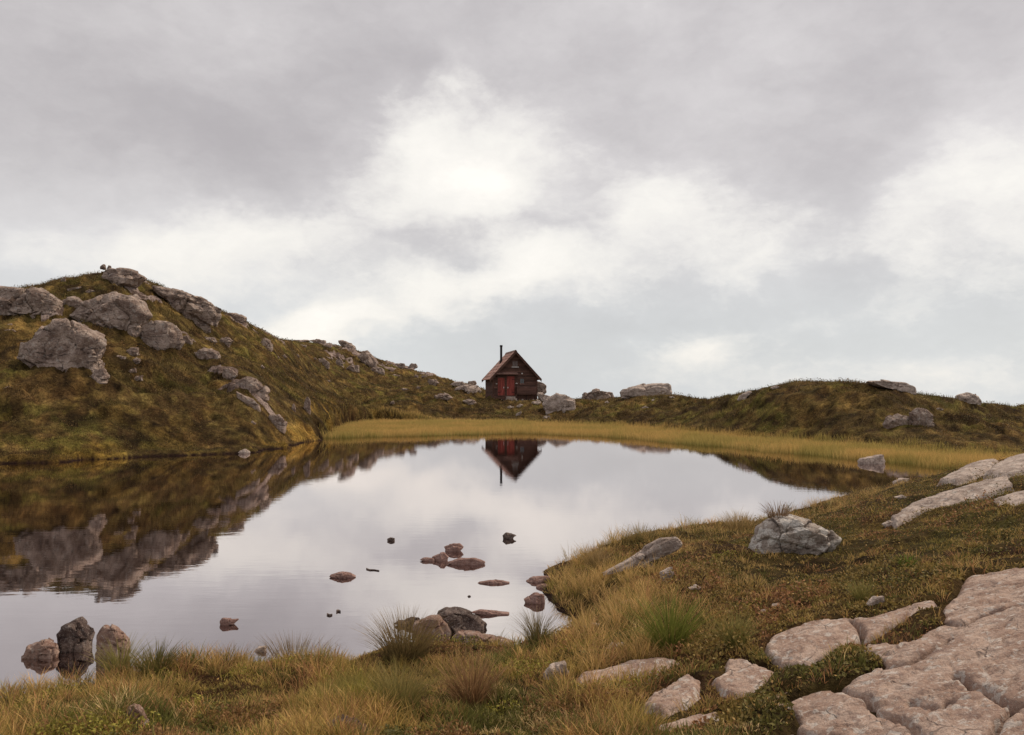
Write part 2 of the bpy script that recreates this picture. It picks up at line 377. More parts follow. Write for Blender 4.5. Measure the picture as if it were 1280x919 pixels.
Z += nearm*(.055*fbm2(GX/.75, GY/.75, 3, 51)+.09*fbm2(GX/1.7, GY/1.7, 2, 55)*ss(GX, -.5, 1.5)+.05*fbm2(GX/.22, GY/.22, 4, 61)+.02)
Z = np.where(S1 > .3, softcap(Z, .003, .003), Z)
Z -= np.where(near, (1-ss(SLM, -.06, .03))*.10, 0)
shorelow = (ss(S1, .05, .25)*(1-ss(S1, .5, 2.2)))*ss(RR, 18, 24)*(1-ss(RR, 50, 60))
Z += shorelow*.14*np.abs(fbm2(GX/.9, GY/.9, 3, 71))*2

# ------------------------------------------------------------------ ground colours (base colours of the plants that cover it)
def ground_col(x, y, r, s1):
    a = fbm2(x/3.1, y/3.1, 4, 101); b = fbm2(x/1.1, y/1.1, 4, 111); c = fbm2(x/9, y/9, 3, 121); d = fbm2(x/.35, y/.35, 3, 131)
    olive = np.array([.105, .080, .029]); gold = np.array([.20, .135, .046]); brown = np.array([.15, .078, .034]); green = np.array([.095, .092, .022]); dk = np.array([.052, .034, .015]); yel = np.array([.22, .145, .035])
    C = np.broadcast_to(olive, x.shape+(3,)).copy()
    def mx(C, col, f): return C*(1-f[..., None])+col*f[..., None]
    C = mx(C, gold, ss(a+.5*d, .0, .5)*.75)
    C = mx(C, green, ss(b+.4*c, .02, .4)*.7)
    C = mx(C, brown, ss(-a+.4*b, .12, .5)*.4)
    C = mx(C, dk, ss(-b+.9*d, .08, .36)*.65); C = mx(C, dk, ss(fbm2(x/.7, y/.7, 3, 136)-.3*a, .16, .34)*.85*ss(r, 18, 24))
    edge = (1-ss(s1, .4, 1.6))*ss(r, 18, 22)
    C = mx(C, yel, edge*ss(a+b*.6, -.15, .4)*.75)
    return C*(1+.25*d[..., None])
CC = ground_col(GX, GY, RR, S1)
tv = np.where(RR > 20, terr, 0)[..., None]; CC = CC*np.clip(1+.6*tv, .5, 1.5); mot = fbm2(GX/.42, GY/.42, 3, 47)[..., None]; CC = CC*np.where(RR[..., None] > 20, np.clip(.92+1.0*mot, .4, 1.5), 1)
peat = (1-ss(Z, .03, .10))
CC = CC*(1-peat[..., None])+np.array([.022, .012, .010])*peat[..., None]
CC = CC*(1-.45*nearm[..., None])
soil = nearm*ss(fbm2(GX/.8, GY/.8, 3, 141), .15, .4)
CC = CC*(1-.5*soil[..., None])+np.array([.07, .035, .02])*.5*soil[..., None]

mt, T, b = material('moorland')
at = T.new('ShaderNodeAttribute', attribute_name='Col').outputs[0]
rk = T.new('ShaderNodeAttribute', attribute_name='rocky').outputs[2]
pos = T.new('ShaderNodeNewGeometry').outputs['Position']
na = T.noise(pos, 1.6, 8, .72); nb = T.noise(pos, 9, 6, .7); nc = T.noise(pos, 45, 3, .6)
c1 = T.mix(1, at, T.mix(T.ramp(nb, .3, .7), (.5, .45, .45), (1.45, 1.4, 1.3)), 'MULTIPLY')
c1 = T.mix(1, c1, T.mix(T.ramp(na, .35, .65), (.7, .62, .6), (1.25, 1.25, 1.2)), 'MULTIPLY')
rs = T.noise(T.vm('MULTIPLY', pos, (1, 1, 2.5)), .9, 8, .7)
rc = T.mix(T.ramp(rs, .4, .6), (.13, .09, .075), (.36, .28, .245)); rc = T.mix(T.ramp(nb, .48, .64), rc, (.055, .038, .03))
f = T.ramp(T.m('ADD', rk, T.m('MULTIPLY', T.m('SUBTRACT', nb, .5), .9)), .45, .6)
hh = T.m('ADD', T.m('MULTIPLY', na, .5), T.m('ADD', T.m('MULTIPLY', nb, .35), T.m('MULTIPLY', nc, .08)))
setb(T, b, Base_Color=T.mix(f, c1, rc), Roughness=.95, Normal=T.bump(hh, .8, .35)); b.inputs['Specular IOR Level'].default_value = .08
idx = np.arange(NT*NR).reshape(NT, NR)
q = np.stack([idx[:-1, :-1], idx[1:, :-1], idx[1:, 1:], idx[:-1, 1:]], -1).reshape(-1, 4)[:, ::-1]
V = np.stack([GX, GY, Z], -1).reshape(-1, 3)
V = np.r_[V, [[0, 0, Z[:, 0].mean()]]]
c0 = NT*NR; fan = np.stack([idx[:-1, 0], np.full(NT-1, c0), idx[1:, 0]], -1)[:, ::-1]
ccv = np.r_[CC.reshape(-1, 3), [[.06, .05, .02]]]; rkv = np.r_[rocky.ravel(), [0]]
ground = link('ground', mesh_from('ground', V, q, fan, {'Col': ccv, 'rocky': rkv}, True, [mt])); tag(ground, kind='structure')

# ------------------------------------------------------------------ water
mw, T, b = material('peaty_water')
pos = T.new('ShaderNodeNewGeometry').outputs['Position']
rp = T.noise(T.vm('MULTIPLY', pos, (.55, 1.9, 1)), 3.0, 3, .55); rp2 = T.noise(T.vm('MULTIPLY', pos, (.35, 1.2, 1)), 16, 2, .5)
patch = T.ramp(T.noise(T.vm('MULTIPLY', pos, (.35, 1, 1)), .35, 3, .5), .45, .62, .25, 1)
hgt = T.m('ADD', T.m('MULTIPLY', rp, 1.0), T.m('MULTIPLY', T.m('MULTIPLY', rp2, .15), patch))
nrm = T.bump(hgt, 1.0, .0006)
setb(T, b, Base_Color=(.012, .005, .004), Roughness=.06, Normal=nrm); b.inputs['IOR'].default_value = 1.33; b.inputs['Specular IOR Level'].default_value = .5
gl = T.new('ShaderNodeBsdfGlossy'); gl.inputs['Roughness'].default_value = .0; gl.inputs[0].default_value = (.84, .785, .78, 1); T.put(gl.inputs['Normal'], nrm)
fr = T.new('ShaderNodeFresnel'); fr.inputs[0].default_value = 1.33; T.put(fr.inputs['Normal'], nrm)
fac = T.ramp(fr.outputs[0], .0, .75, .66, 1.0)
mx = T.new('ShaderNodeMixShader'); T.put(mx.inputs[0], fac); T.l.new(b.outputs[0], mx.inputs[1]); T.l.new(gl.outputs[0], mx.inputs[2]); T.l.new(mx.outputs[0], T.n['Material Output'].inputs[0])
water = link('water', mesh_from('water', [(-48, 1.5, 0), (30, 1.5, 0), (30, 68, 0), (-48, 68, 0)], [(0, 1, 2, 3)], None, None, False, [mw])); tag(water, kind='structure')

# ------------------------------------------------------------------ rocks
ico_cache = {}
def ico(s):
    if s not in ico_cache:
        import bmesh
        bm = bmesh.new(); bmesh.ops.create_icosphere(bm, subdivisions=s, radius=1); bm.verts.ensure_lookup_table()
        ico_cache[s] = (np.array([v.co[:] for v in bm.verts]), np.array([[v.index for v in f.verts] for f in bm.faces])); bm.free()
    return ico_cache[s]
footprints = []
rock_n = [0]
def rock(label, poly, mat=M_FAR, name='boulder', thick=.75, D=None, water=False, down=.9, nz=.72, cat=None, group=None, facets=16, boxy=.75, dshift=.5, tilt=0, sub=None, dz=0, squash=1.):
    rock_n[0] += 1; seed = rock_n[0]*37+5; rg = np.random.default_rng(seed)
    P = np.array(poly, float); w = P[:, 0].max()-P[:, 0].min()
    ybot = P[:, 1].max(); cx = .5*(P[:, 0].max()+P[:, 0].min()); cyp = P[:, 1].min()+.68*(ybot-P[:, 1].min())
    if D is None:
        if water: D0 = atz(cx, ybot, 0)[1]
        else: D0 = cast(cx, ybot-.15*(ybot-P[:, 1].min()), Z)[1]
        T_ = .5*thick*w/F*D0; D = D0+T_*2*dshift
    else: T_ = .5*thick*w/F*D
    Q = np.array([atD(x, y, D) for x, y in P]); C = np.array(atD(cx, cyp, D))
    if water and C[2] > .0: C[2] = min(.25*max(Q[:, 2].max(), 0), C[2]) if thick >= .6 else .0
    elif water: C[2] = .0
    if water and Q[:, 2].max() < .02: Q[:, 2] += .02-Q[:, 2].max()
    q2 = np.c_[Q[:, 0]-C[0], (Q[:, 2]-C[2])*squash]
    if s_ := (sub or (3 if w < 9 else 4 if w < 35 else 5 if w < 70 else 6)): d, F_ = ico(s_)
    d = d.copy(); phi = np.arctan2(d[:, 2], d[:, 0]); rho = np.hypot(d[:, 0], d[:, 2])
    # star-shaped radius of the outline
    ph = np.linspace(-math.pi, math.pi, 361); R = np.zeros(361); n = len(q2)
    for i in range(n):
        a, b_ = q2[i], q2[(i+1) % n]; e = b_-a
        den = np.cos(ph)*e[1]-np.sin(ph)*e[0]
        with np.errstate(all='ignore'):
            t = (a[0]*e[1]-a[1]*e[0])/den; s = (a[0]*np.sin(ph)-a[1]*np.cos(ph))/den
        ok = (t > 0) & (s >= -1e-6) & (s <= 1+1e-6) & np.isfinite(t); R = np.where(ok, np.maximum(R, t), R)
    R[R <= 0] = np.median(R[R > 0]); R = (R+np.roll(R, 1)+np.roll(R, -1))/3
    Rv = np.interp(phi, ph, R)
    # facets cut by planes that mostly face towards or away from the viewer side
    k = facets; nn = rg.normal(size=(k, 3))*np.array([.8, 1.1, .8]); nn[:, 1] *= 1.2; nn /= np.linalg.norm(nn, axis=1)[:, None]
    of = rg.uniform(.58, .90, k); dt = d@nn.T
    rr = np.minimum(1, np.where(dt > .05, of/np.maximum(dt, .05), 9).min(1))
    fade = 1-.75*ss(rho, .8, 1.0); rr = 1-(1-rr)*fade
    sgn = np.sign(d[:, 1]); yy = sgn*np.abs(d[:, 1])**boxy*T_*rr
    rad = rho**boxy*Rv*(1-(1-rr)*.7)
    rn = rho+1e-9
    X = d[:, 0]/rn*rad; Zz = d[:, 2]/rn*rad
    hgt = q2[:, 1].max()-q2[:, 1].min()
    Zz = np.where(Zz < 0, Zz*(1+down), Zz); 
    if water: Zz = np.where(Zz < 0, Zz-np.minimum(.12, hgt*.6)*ss(-Zz, 0, hgt*.3), Zz)
    yy = yy + tilt*Zz
    Vr = np.c_[X, yy, Zz]
    size = min(math.sqrt(w/F*D*max(hgt, .01)), w/F*D)
    off = rg.uniform(-50, 50, 3)
    nA = fbm3(Vr+off, 1.6/size, 5, seed); nS = fbm3((Vr+off)*np.array([.7, .7, 2.4]), 2.6/size, 4, seed+3)
    nrmv = Vr/(np.linalg.norm(Vr, axis=1)[:, None]+1e-9)
    wp = (Vr+off)/size+.12*np.stack([fbm3(Vr+off, 2.5/size, 3, seed+q) for q in (21, 22, 23)], 1)
    disp = .07*nA+.04*nS
    for fr_, am in ((1.9, 1.0), (4.6, .30)):
        if len(Vr) < 3000 and fr_ > 3: continue
        f1_, f2_, id_, of_ = worley(wp*np.array([1, 1, 1.5])*fr_, seed+31)
        pl = (id_*of_).sum(1)
        disp = disp + am*(.055*id_[:, 0]+.10*pl-.11*np.exp(-((f2_-f1_)/.055)**2)*(id_[:, 2] > -.2))
    disp = disp*nz*size*1.05
    Vr = Vr+nrmv*disp[:, None]
    me = mesh_from(name, Vr, None, F_, None, False, [mat])
    o = link(name, me, None, (C[0], C[1], C[2]+dz)); tag(o, label, cat or ('boulder' if name == 'boulder' else 'rock'), group)
    footprints.append((C[0], C[1], w/F*D*.47, T_*.85))
    return o
def c2(p): return [(x/3.169, 310+y/3.169) for x, y in p]
def c3(p): return [(280+x/3.765, 400+y/3.765) for x, y in p]
def c6(p): return [(200+x/5.105, 400+y/5.105) for x, y in p]
def c1_(p): return [(560+x/4.375, 410+y/4.375) for x, y in p]
def c4(p): return [(700+x/2.207, 440+y/2.207) for x, y in p]
def c5(p): return [(380+x/3.2, 640+y/3.2) for x, y in p]
def cL(p): return [(x/3.048, 730+y/3.048) for x, y in p]
def cM(p): return [(400+x/3.555, 740+y/3.555) for x, y in p]
# left hill
rock('dark grey crag cut by the left edge of the picture', c2([(-60, 170), (0, 160), (60, 155), (130, 165), (200, 185), (240, 210), (247, 255), (200, 268), (130, 285), (60, 292), (-60, 300)]), thick=.6, facets=26)
rock('pale flat stone at the foot of the dark crag on the left', c2([(98, 275), (120, 262), (190, 265), (203, 275), (180, 286), (110, 288)]), name='rock')
rock('rounded brown crag between the left crag and the large split boulder', c2([(245, 240), (250, 205), (300, 195), (335, 210), (340, 232), (300, 250)]), name='rock')
rock('large split boulder below the summit of the left hill', c2([(272, 265), (330, 218), (400, 185), (450, 171), (520, 185), (560, 215), (602, 265), (570, 300), (535, 345), (500, 362), (430, 360), (380, 345), (310, 312)]), thick=.7, facets=28)
rock('lumpy grey boulder leaning on the right end of the split boulder', c2([(540, 362), (556, 320), (615, 283), (680, 298), (716, 335), (722, 380), (700, 400), (655, 432), (595, 425), (555, 398)]), thick=.8, facets=22)
rock('biggest rounded boulder low on the left hillside', c2([(103, 440), (120, 385), (155, 345), (175, 308), (230, 278), (280, 292), (330, 328), (392, 350), (419, 390), (412, 432), (398, 470), (420, 500), (400, 540), (340, 545), (290, 525), (230, 492), (160, 470)]), thick=.75, facets=28)
rock('jagged grey stone at the lower right of the biggest boulder', c2([(350, 520), (380, 480), (415, 474), (433, 505), (428, 535), (380, 548)]), name='rock')
for p, l in (([(500, 412), (515, 397), (546, 396), (550, 425), (512, 438)], 'topmost block of the stacked stones right of the biggest boulder'), ([(520, 452), (540, 433), (556, 440), (558, 466), (525, 472)], 'second block from the top of the stacked stones'),
             ([(508, 492), (520, 480), (538, 475), (546, 500), (515, 510)], 'third block down in the stacked stones'), ([(518, 522), (540, 508), (563, 505), (566, 528), (530, 536)], 'lowest block of the stacked stones on the left hillside'),
             ([(450, 435), (470, 425), (500, 430), (495, 450), (465, 450)], 'small pinkish stone just left of the stacked stones')):
    rock(l, c2(p), name='rock', nz=.8)
rock('upright grey stone beside the lumpy boulder on the left hill', c2([(712, 352), (745, 344), (762, 372), (757, 402), (722, 406), (712, 382)]), name='rock')
rock('light grey knobbly outcrop in the middle of the left hillside', c2([(765, 450), (772, 412), (810, 393), (850, 403), (873, 430), (865, 458), (820, 464)]), facets=22)
rock('small round grey stone left of the pair above the knobbly outcrop', c2([(805, 372), (815, 352), (850, 355), (862, 375), (835, 385)]), name='rock')
rock('pale stone above the knobbly outcrop, right one of the pair', c2([(866, 372), (875, 354), (905, 352), (922, 370), (905, 388), (872, 384)]), name='rock')
rock('dark knob at the top of the broken rock band on the left hill', c2([(882, 510), (888, 478), (918, 476), (942, 503), (928, 532), (900, 535)]), name='rock')
rock('upper pale part of the broken rock band sloping to the water', c6([(475, 430), (500, 390), (560, 368), (640, 395), (692, 440), (700, 500), (650, 480), (600, 500), (540, 490)]), thick=.6, facets=24)
rock('lower pale part of the broken rock band sloping to the water', c6([(485, 450), (540, 478), (600, 500), (645, 545), (640, 580), (590, 575), (530, 520), (490, 500)]), thick=.5, facets=20)
rock('jagged dark outcrop at the foot of the rock band near the shore', c6([(655, 675), (700, 612), (760, 598), (806, 655), (795, 702), (740, 690)]), thick=.6, facets=22)
rock('small stone left of the jagged outcrop near the left shore', c6([(565, 665), (590, 640), (612, 660), (605, 680)]), name='rock')
rock('tall narrow grey crag in the gully of the left hill', c6([(918, 560), (925, 505), (942, 478), (962, 510), (962, 580), (952, 618), (935, 600)]), name='rock', thick=.9)
rock('slim pale stone left of the tall narrow crag', c6([(840, 560), (848, 530), (862, 530), (868, 590), (852, 600)]), name='rock', thick=.9)
rock('pointed grey crag on the upper slope where the two hills meet', c6([(625, 165), (665, 110), (700, 128), (724, 185), (690, 196), (650, 192)]), name='rock')
for p, l in (([(740, 240), (755, 230), (765, 245), (750, 252)], 'tiny pale stone below the pointed crag'), ([(775, 235), (795, 218), (812, 240), (790, 250)], 'small dark stone right of the pointed crag'), ([(868, 235), (880, 215), (892, 235), (878, 242)], 'tiny upright stone high in the saddle'),
             ([(975, 250), (990, 240), (1003, 250), (988, 258)], 'tiny white stone in the saddle between the hills'), ([(630, 310), (650, 285), (670, 305), (650, 320)], 'small grey stone below the pointed crag in brown grass'), ([(1060, 390), (1075, 382), (1090, 392), (1072, 400)], 'small white stone on the slope above the reeds')):
    rock(l, c6(p), name='rock', nz=.7)
rock('bare rock dome on top of the left hill', c2([(410, 125), (420, 95), (450, 84), (550, 94), (585, 118), (540, 145), (450, 158)]), thick=.9, facets=24, dshift=.15)
rock('long rocky crest on the right shoulder of the left hill', c2([(590, 140), (640, 150), (700, 160), (760, 185), (840, 215), (885, 255), (860, 285), (790, 255), (720, 225), (620, 185)]), thick=.5, facets=24, dshift=.1)
rock('dark rib of rock below the crest of the left hill', c2([(740, 290), (790, 275), (830, 300), (835, 325), (780, 325), (745, 310)]), name='rock')
rock('low rock step at the right end of the left crest', c2([(890, 255), (930, 255), (980, 275), (975, 290), (920, 285)]), name='rock', dshift=.2)
for p, l in (([(395, 84), (405, 70), (415, 66), (420, 84)], 'larger cairn stone on the summit of the left hill'), ([(424, 84), (430, 72), (440, 74), (442, 86)], 'smaller cairn stone on the summit of the left hill')):
    rock(l, c2(p), name='rock', thick=1, dshift=.1, dz=.05)
for p, l in (([(240, 130), (250, 112), (262, 115), (258, 140)], 'small upright stone on the grassy left top'), ([(265, 165), (325, 152), (330, 162), (285, 175)], 'thin pale ledge under the summit'), ([(20, 305), (45, 300), (60, 315), (40, 322)], 'small white stone at the left edge below the crag'),
             ([(18, 325), (50, 322), (62, 332), (30, 336)], 'flat white stone under the small one at the left edge'), ([(335, 175), (355, 165), (375, 172), (360, 182)], 'small pale stone right of the thin ledge'), ([(10, 560), (35, 548), (75, 552), (70, 565), (20, 568)], 'dull stone in the dark hollow at the left edge')):
    rock(l, c2(p), name='rock', nz=.7)
rock('white stone at the water edge of the left shore', c2([(942, 815), (950, 803), (970, 796), (988, 806), (992, 814), (965, 820)]), name='rock', mat=M_MID)
# second hill
S2 = [([(310, 98), (330, 90), (400, 88), (420, 96), (350, 104)], 'flat pale rock on the skyline at the left of the second hill'), ([(345, 118), (360, 110), (388, 112), (390, 121), (360, 122)], 'small ledge below the left skyline rock'),
      ([(400, 92), (440, 86), (478, 92), (480, 108), (430, 104)], 'pale rock on the skyline in the middle of the second hill'), ([(465, 122), (485, 115), (510, 125), (505, 138), (475, 135)], 'knob just under the skyline of the second hill'),
      ([(535, 100), (560, 96), (600, 110), (625, 132), (590, 136), (550, 122)], 'long dark rock on the falling skyline of the second hill'), ([(430, 190), (470, 178), (500, 200), (495, 222), (450, 215)], 'brown crag at the left end of the second hill cliff'),
      ([(525, 195), (540, 170), (560, 195), (565, 228), (535, 228)], 'upright crag in the second hill cliff'), ([(565, 235), (600, 205), (635, 215), (638, 245), (600, 252)], 'crag low in the middle of the second hill cliff'),
      ([(625, 175), (650, 152), (690, 160), (720, 195), (715, 225), (670, 215)], 'largest grey crag of the second hill cliff'), ([(680, 235), (720, 215), (752, 235), (757, 258), (710, 258)], 'crag at the right end of the second hill cliff'),
      ([(640, 150), (670, 142), (690, 155), (665, 165)], 'pale stone on the skyline above the largest crag'), ([(795, 225), (810, 205), (850, 205), (855, 225), (820, 232)], 'pale outcrop right of the second hill cliff'),
      ([(865, 222), (880, 205), (905, 205), (915, 222), (890, 228)], 'small rock right of the pale outcrop on the skyline'), ([(890, 272), (900, 256), (918, 262), (912, 276)], 'small stone under the sloping skyline'),
      ([(925, 268), (940, 258), (955, 266), (945, 276)], 'tiny stone next to the sloping skyline'), ([(955, 290), (965, 278), (1000, 280), (1014, 298), (985, 312), (965, 305)], 'grey outcrop on the lower end of the second hill'),
      ([(825, 330), (840, 320), (870, 325), (860, 336)], 'flat dull stone in grass on the second hill'), ([(900, 325), (910, 310), (925, 315), (922, 332)], 'small upright stone low on the second hill'),
      ([(990, 360), (1010, 345), (1050, 345), (1082, 368), (1030, 386), (1000, 375)], 'low outcrop in the grass left of the cabin knoll'), ([(780, 392), (798, 378), (808, 398), (795, 405)], 'small white boulder alone in green grass above the reeds'),
      ([(1120, 385), (1145, 372), (1180, 378), (1197, 398), (1150, 400)], 'low stone in grass on the slope left of the cabin'), ([(785, 262), (800, 256), (830, 262), (820, 272), (790, 272)], 'flat stone under the pale outcrop')]
for i_, (p, l) in enumerate(S2): rock(l, c3(p), name='rock', dshift=.3, dz=-.15 if i_ < 3 else 0)
rock('flat pale slab left of the cabin', c3([(1075, 340), (1090, 318), (1150, 303), (1195, 308), (1212, 330), (1200, 358), (1130, 352)]), mat=M_MID, thick=.8)
rock('rounded pale stone above the slab left of the cabin', c3([(1058, 306), (1080, 292), (1125, 288), (1142, 305), (1110, 318)]), mat=M_MID, name='rock')
rock('small dark boulder at the left corner of the cabin', c3([(1143, 302), (1150, 288), (1180, 287), (1192, 302), (1170, 310)]), name='rock')
# around the cabin
rock('shaded boulder standing behind the right wall of the cabin', c1_([(480, 350), (482, 288), (512, 294), (540, 312), (536, 345), (505, 356)]), D=88, thick=.9)
rock('pale stone ramp under the right corner of the cabin', c1_([(485, 352), (510, 350), (560, 372), (575, 395), (520, 400), (488, 385)]), mat=M_MID, D=82, name='rock')
rock('big pinkish boulder on the shore right of the cabin', c1_([(513, 415), (528, 378), (590, 358), (640, 364), (700, 394), (714, 440), (685, 466), (600, 487), (545, 472), (520, 442)]), mat=M_MID, thick=.8, facets=26)
for p, l in (([(730, 380), (742, 352), (762, 350), (785, 385), (745, 402)], 'left pointed rock of the pair right of the big boulder'),):
    rock(l, c1_(p), name='rock')
rock('fractured outcrop on the skyline right of the big boulder', c4([(70, 128), (78, 112), (100, 101), (145, 112), (150, 124), (120, 134), (75, 138)]), name='boulder')
rock('white stone in front of the pinkish boulder by the reeds', c1_([(518, 492), (530, 480), (555, 480), (562, 495), (535, 502)]), mat=M_MID, name='rock')
rock('leaning white stone in grass in front of the cabin', c1_([(362, 486), (380, 465), (402, 452), (400, 478), (385, 490)]), mat=M_MID, name='rock')
for p, l in (([(80, 400), (110, 388), (165, 412), (150, 422), (100, 415)], 'low stone in grass in front of the slab left of the cabin'), ([(310, 440), (335, 425), (365, 432), (340, 446)], 'small pale stone below the cabin doors'),
             ([(370, 430), (395, 415), (425, 425), (410, 438)], 'rounded pale stone below the cabin bench'), ([(440, 428), (460, 405), (500, 395), (515, 410), (480, 425)], 'long pale stone below the right corner of the cabin')):
    rock(l, c1_(p), mat=M_MID, name='rock')
# right side hills
rock('long tilted slab on the skyline left of the right hill', c4([(160, 118), (188, 96), (240, 88), (285, 83), (304, 92), (306, 116), (240, 122), (190, 124)]), mat=M_MID, thick=.6, facets=20)
R4 = [([(225, 155), (235, 149), (245, 153), (235, 158)], 'tiny pale stone below the tilted skyline slab'), ([(245, 135), (262, 128), (260, 138)], 'sliver of stone under the tilted skyline slab'), ([(115, 142), (130, 134), (138, 140), (125, 146)], 'tiny grey stone below the fractured outcrop'),
      ([(488, 130), (500, 115), (522, 107), (532, 110), (510, 128), (498, 136)], 'slanting grey slab on the left flank of the right hill'), ([(580, 100), (595, 92), (605, 96), (592, 106)], 'small pale stone near the top left of the right hill'),
      ([(300, 124), (312, 121), (318, 127), (305, 129)], 'thin stone in grass right of the tilted skyline slab')]
for p, l in R4: rock(l, c4(p), mat=M_MID, name='rock', nz=.7)
rock('long pale slab capping the right hill', c4([(840, 80), (880, 78), (950, 84), (978, 97), (984, 112), (940, 108), (880, 98)]), mat=M_MID, thick=.45, dshift=.3)
rock('left grey face of the outcrop on the right hill', c4([(890, 200), (905, 180), (930, 167), (965, 178), (972, 200), (965, 218), (900, 220)]), mat=M_FAR, facets=22)
rock('right grey face of the outcrop on the right hill', c4([(970, 215), (968, 165), (985, 153), (1010, 158), (1030, 172), (1030, 200), (1000, 216)]), mat=M_FAR, facets=22)
rock('grey boulder on the crest at the right end of the right hill', c4([(1090, 140), (1095, 118), (1130, 110), (1160, 136), (1162, 150), (1110, 154)]), mat=M_MID)
rock('small stone above the outcrop on the right hill', c4([(1030, 160), (1045, 153), (1058, 158), (1045, 165)]), mat=M_FAR, name='rock')
rock('pale pointed rock standing in the reeds at the right', c4([(820, 302), (830, 293), (852, 290), (888, 281), (897, 305), (880, 310), (835, 309)]), mat=M_MID, water=True, thick=.6, nz=.7)
rock('low dark stone at the shore in front of the reeds on the right', c4([(915, 362), (940, 350), (965, 347), (960, 358), (930, 366)]), mat=M_MID, name='rock')
# stones in the water
WS = [([(98, 254), (125, 237), (155, 231), (190, 238), (211, 258), (190, 267), (130, 266)], 'low red brown stone alone in the water, left of the others', M_WATERROCK, .5),
      ([(332, 106), (345, 98), (363, 102), (363, 116), (335, 117)], 'tiny square dark stone in the water, farthest left', M_DARK, .7),
      ([(553, 133), (600, 110), (625, 112), (641, 135), (622, 160), (592, 150)], 'pointed pinkish stone topmost of the cluster in the water', M_WATERROCK, .5),
      ([(460, 188), (480, 178), (520, 180), (524, 196), (480, 199)], 'small red stone left in the cluster in the water', M_WATERROCK, .5),
      ([(508, 180), (540, 160), (560, 154), (582, 180), (562, 198), (525, 196)], 'dark red knob in the middle of the water cluster', M_WATERROCK, .6),
      ([(562, 198), (620, 176), (680, 173), (725, 190), (730, 208), (650, 214), (580, 209)], 'largest flat oval stone of the water cluster', M_WATERROCK, .35),
      ([(793, 95), (808, 75), (830, 82), (851, 93), (822, 110), (798, 108)], 'small dark pointed stone in the water, farthest right', M_DARK, .7),
      ([(686, 281), (740, 270), (800, 270), (836, 283), (780, 290), (700, 288)], 'long thin dark stone barely above the water', M_WATERROCK, .3),
      ([(658, 398), (700, 384), (740, 388), (790, 398), (850, 404), (770, 416), (690, 407)], 'flat orange brown stone behind the black boulder', M_WATERROCK, .3),
      ([(653, 337), (660, 331), (669, 336), (662, 340)], 'tiny dark speck of stone between the flat stones in the water', M_DARK, .7)]
for p, l, mm, th in WS: rock(l, c5(p), mat=mm, name='rock', water=True, thick=th, nz=.5, squash=.72)
rock('black wet boulder on the near shore with grey patches', c5([(525, 402), (560, 384), (600, 379), (650, 390), (700, 415), (737, 450), (716, 487), (640, 486), (590, 470), (550, 430)]), mat=M_DARK, water=True, thick=.7, facets=20, sub=5)
rock('dark brown stone at the left of the black boulder', c5([(358, 444), (410, 421), (460, 424), (467, 440), (400, 460)]), mat=M_DARK, water=True, name='rock', thick=.5)
rock('sandy brown rock rising behind the wide rush tuft', c5([(425, 470), (440, 440), (480, 425), (540, 413), (580, 442), (602, 480), (500, 500)]), mat=M_BROWN, water=True, name='rock', thick=.6, sub=5)
rock('smooth pink rock shelf in front of the black boulder', c5([(590, 500), (615, 478), (690, 480), (770, 500), (856, 522), (830, 548), (620, 560)]), mat=M_BROWN, water=True, name='rock', thick=.4, nz=.5, sub=5)
SH = [([(874, 352), (920, 325), (965, 328), (965, 368), (915, 369)], 'pointed red stone where the grassy point meets the water'), ([(888, 276), (920, 258), (985, 256), (985, 282), (930, 284)], 'flat red stone at the tip of the grassy point'),
      ([(925, 300), (950, 288), (985, 290), (980, 306), (940, 308)], 'small red stone between the two at the tip of the point'), ([(1058, 378), (1090, 360), (1145, 352), (1150, 380), (1100, 392)], 'brown stone under the grassy overhang of the cove')]
for p, l in SH: rock(l, c5(p), mat=M_WATERROCK, name='rock', water=True, thick=.6, nz=.7)
rock('squat orange stone left of the tall black boulder', cL([(95, 262), (105, 232), (175, 209), (215, 228), (229, 262), (222, 285), (160, 292), (95, 284)]), mat=M_BROWN, water=True, thick=.75, sub=5, name='boulder')
rock('tall black boulder standing in the water at the left', cL([(227, 205), (240, 155), (300, 128), (332, 150), (353, 190), (345, 228), (325, 258), (232, 262)]), mat=M_DARK, water=True, thick=.8, sub=5, boxy=.6)
rock('brown boulder at the near shore right of the tall black one', cL([(368, 290), (374, 195), (400, 157), (440, 163), (492, 210), (492, 250), (475, 290)]), mat=M_BROWN, water=True, thick=.8, sub=5)
rock('small dark red stone in the water by the left rushes', cL([(836, 140), (846, 127), (916, 132), (885, 156), (838, 160)]), mat=M_WATERROCK, water=True, name='rock', thick=.5)
rock('grey stone poking out of the grass at the bottom left', cL([(478, 540), (484, 472), (508, 455), (540, 480), (560, 520), (562, 560), (500, 570)]), mat=M_BROWN, name='rock')
rock('flat stone beside the rush tufts of the near shore', cL([(955, 262), (985, 240), (1015, 236), (1010, 258), (975, 270)]), mat=M_MID, name='rock')
rock('dark mossy lump at the bottom edge', cM([(-10, 660), (30, 580), (95, 545), (150, 560), (195, 600), (215, 670)]), mat=M_DARK, name='boulder', sub=5)
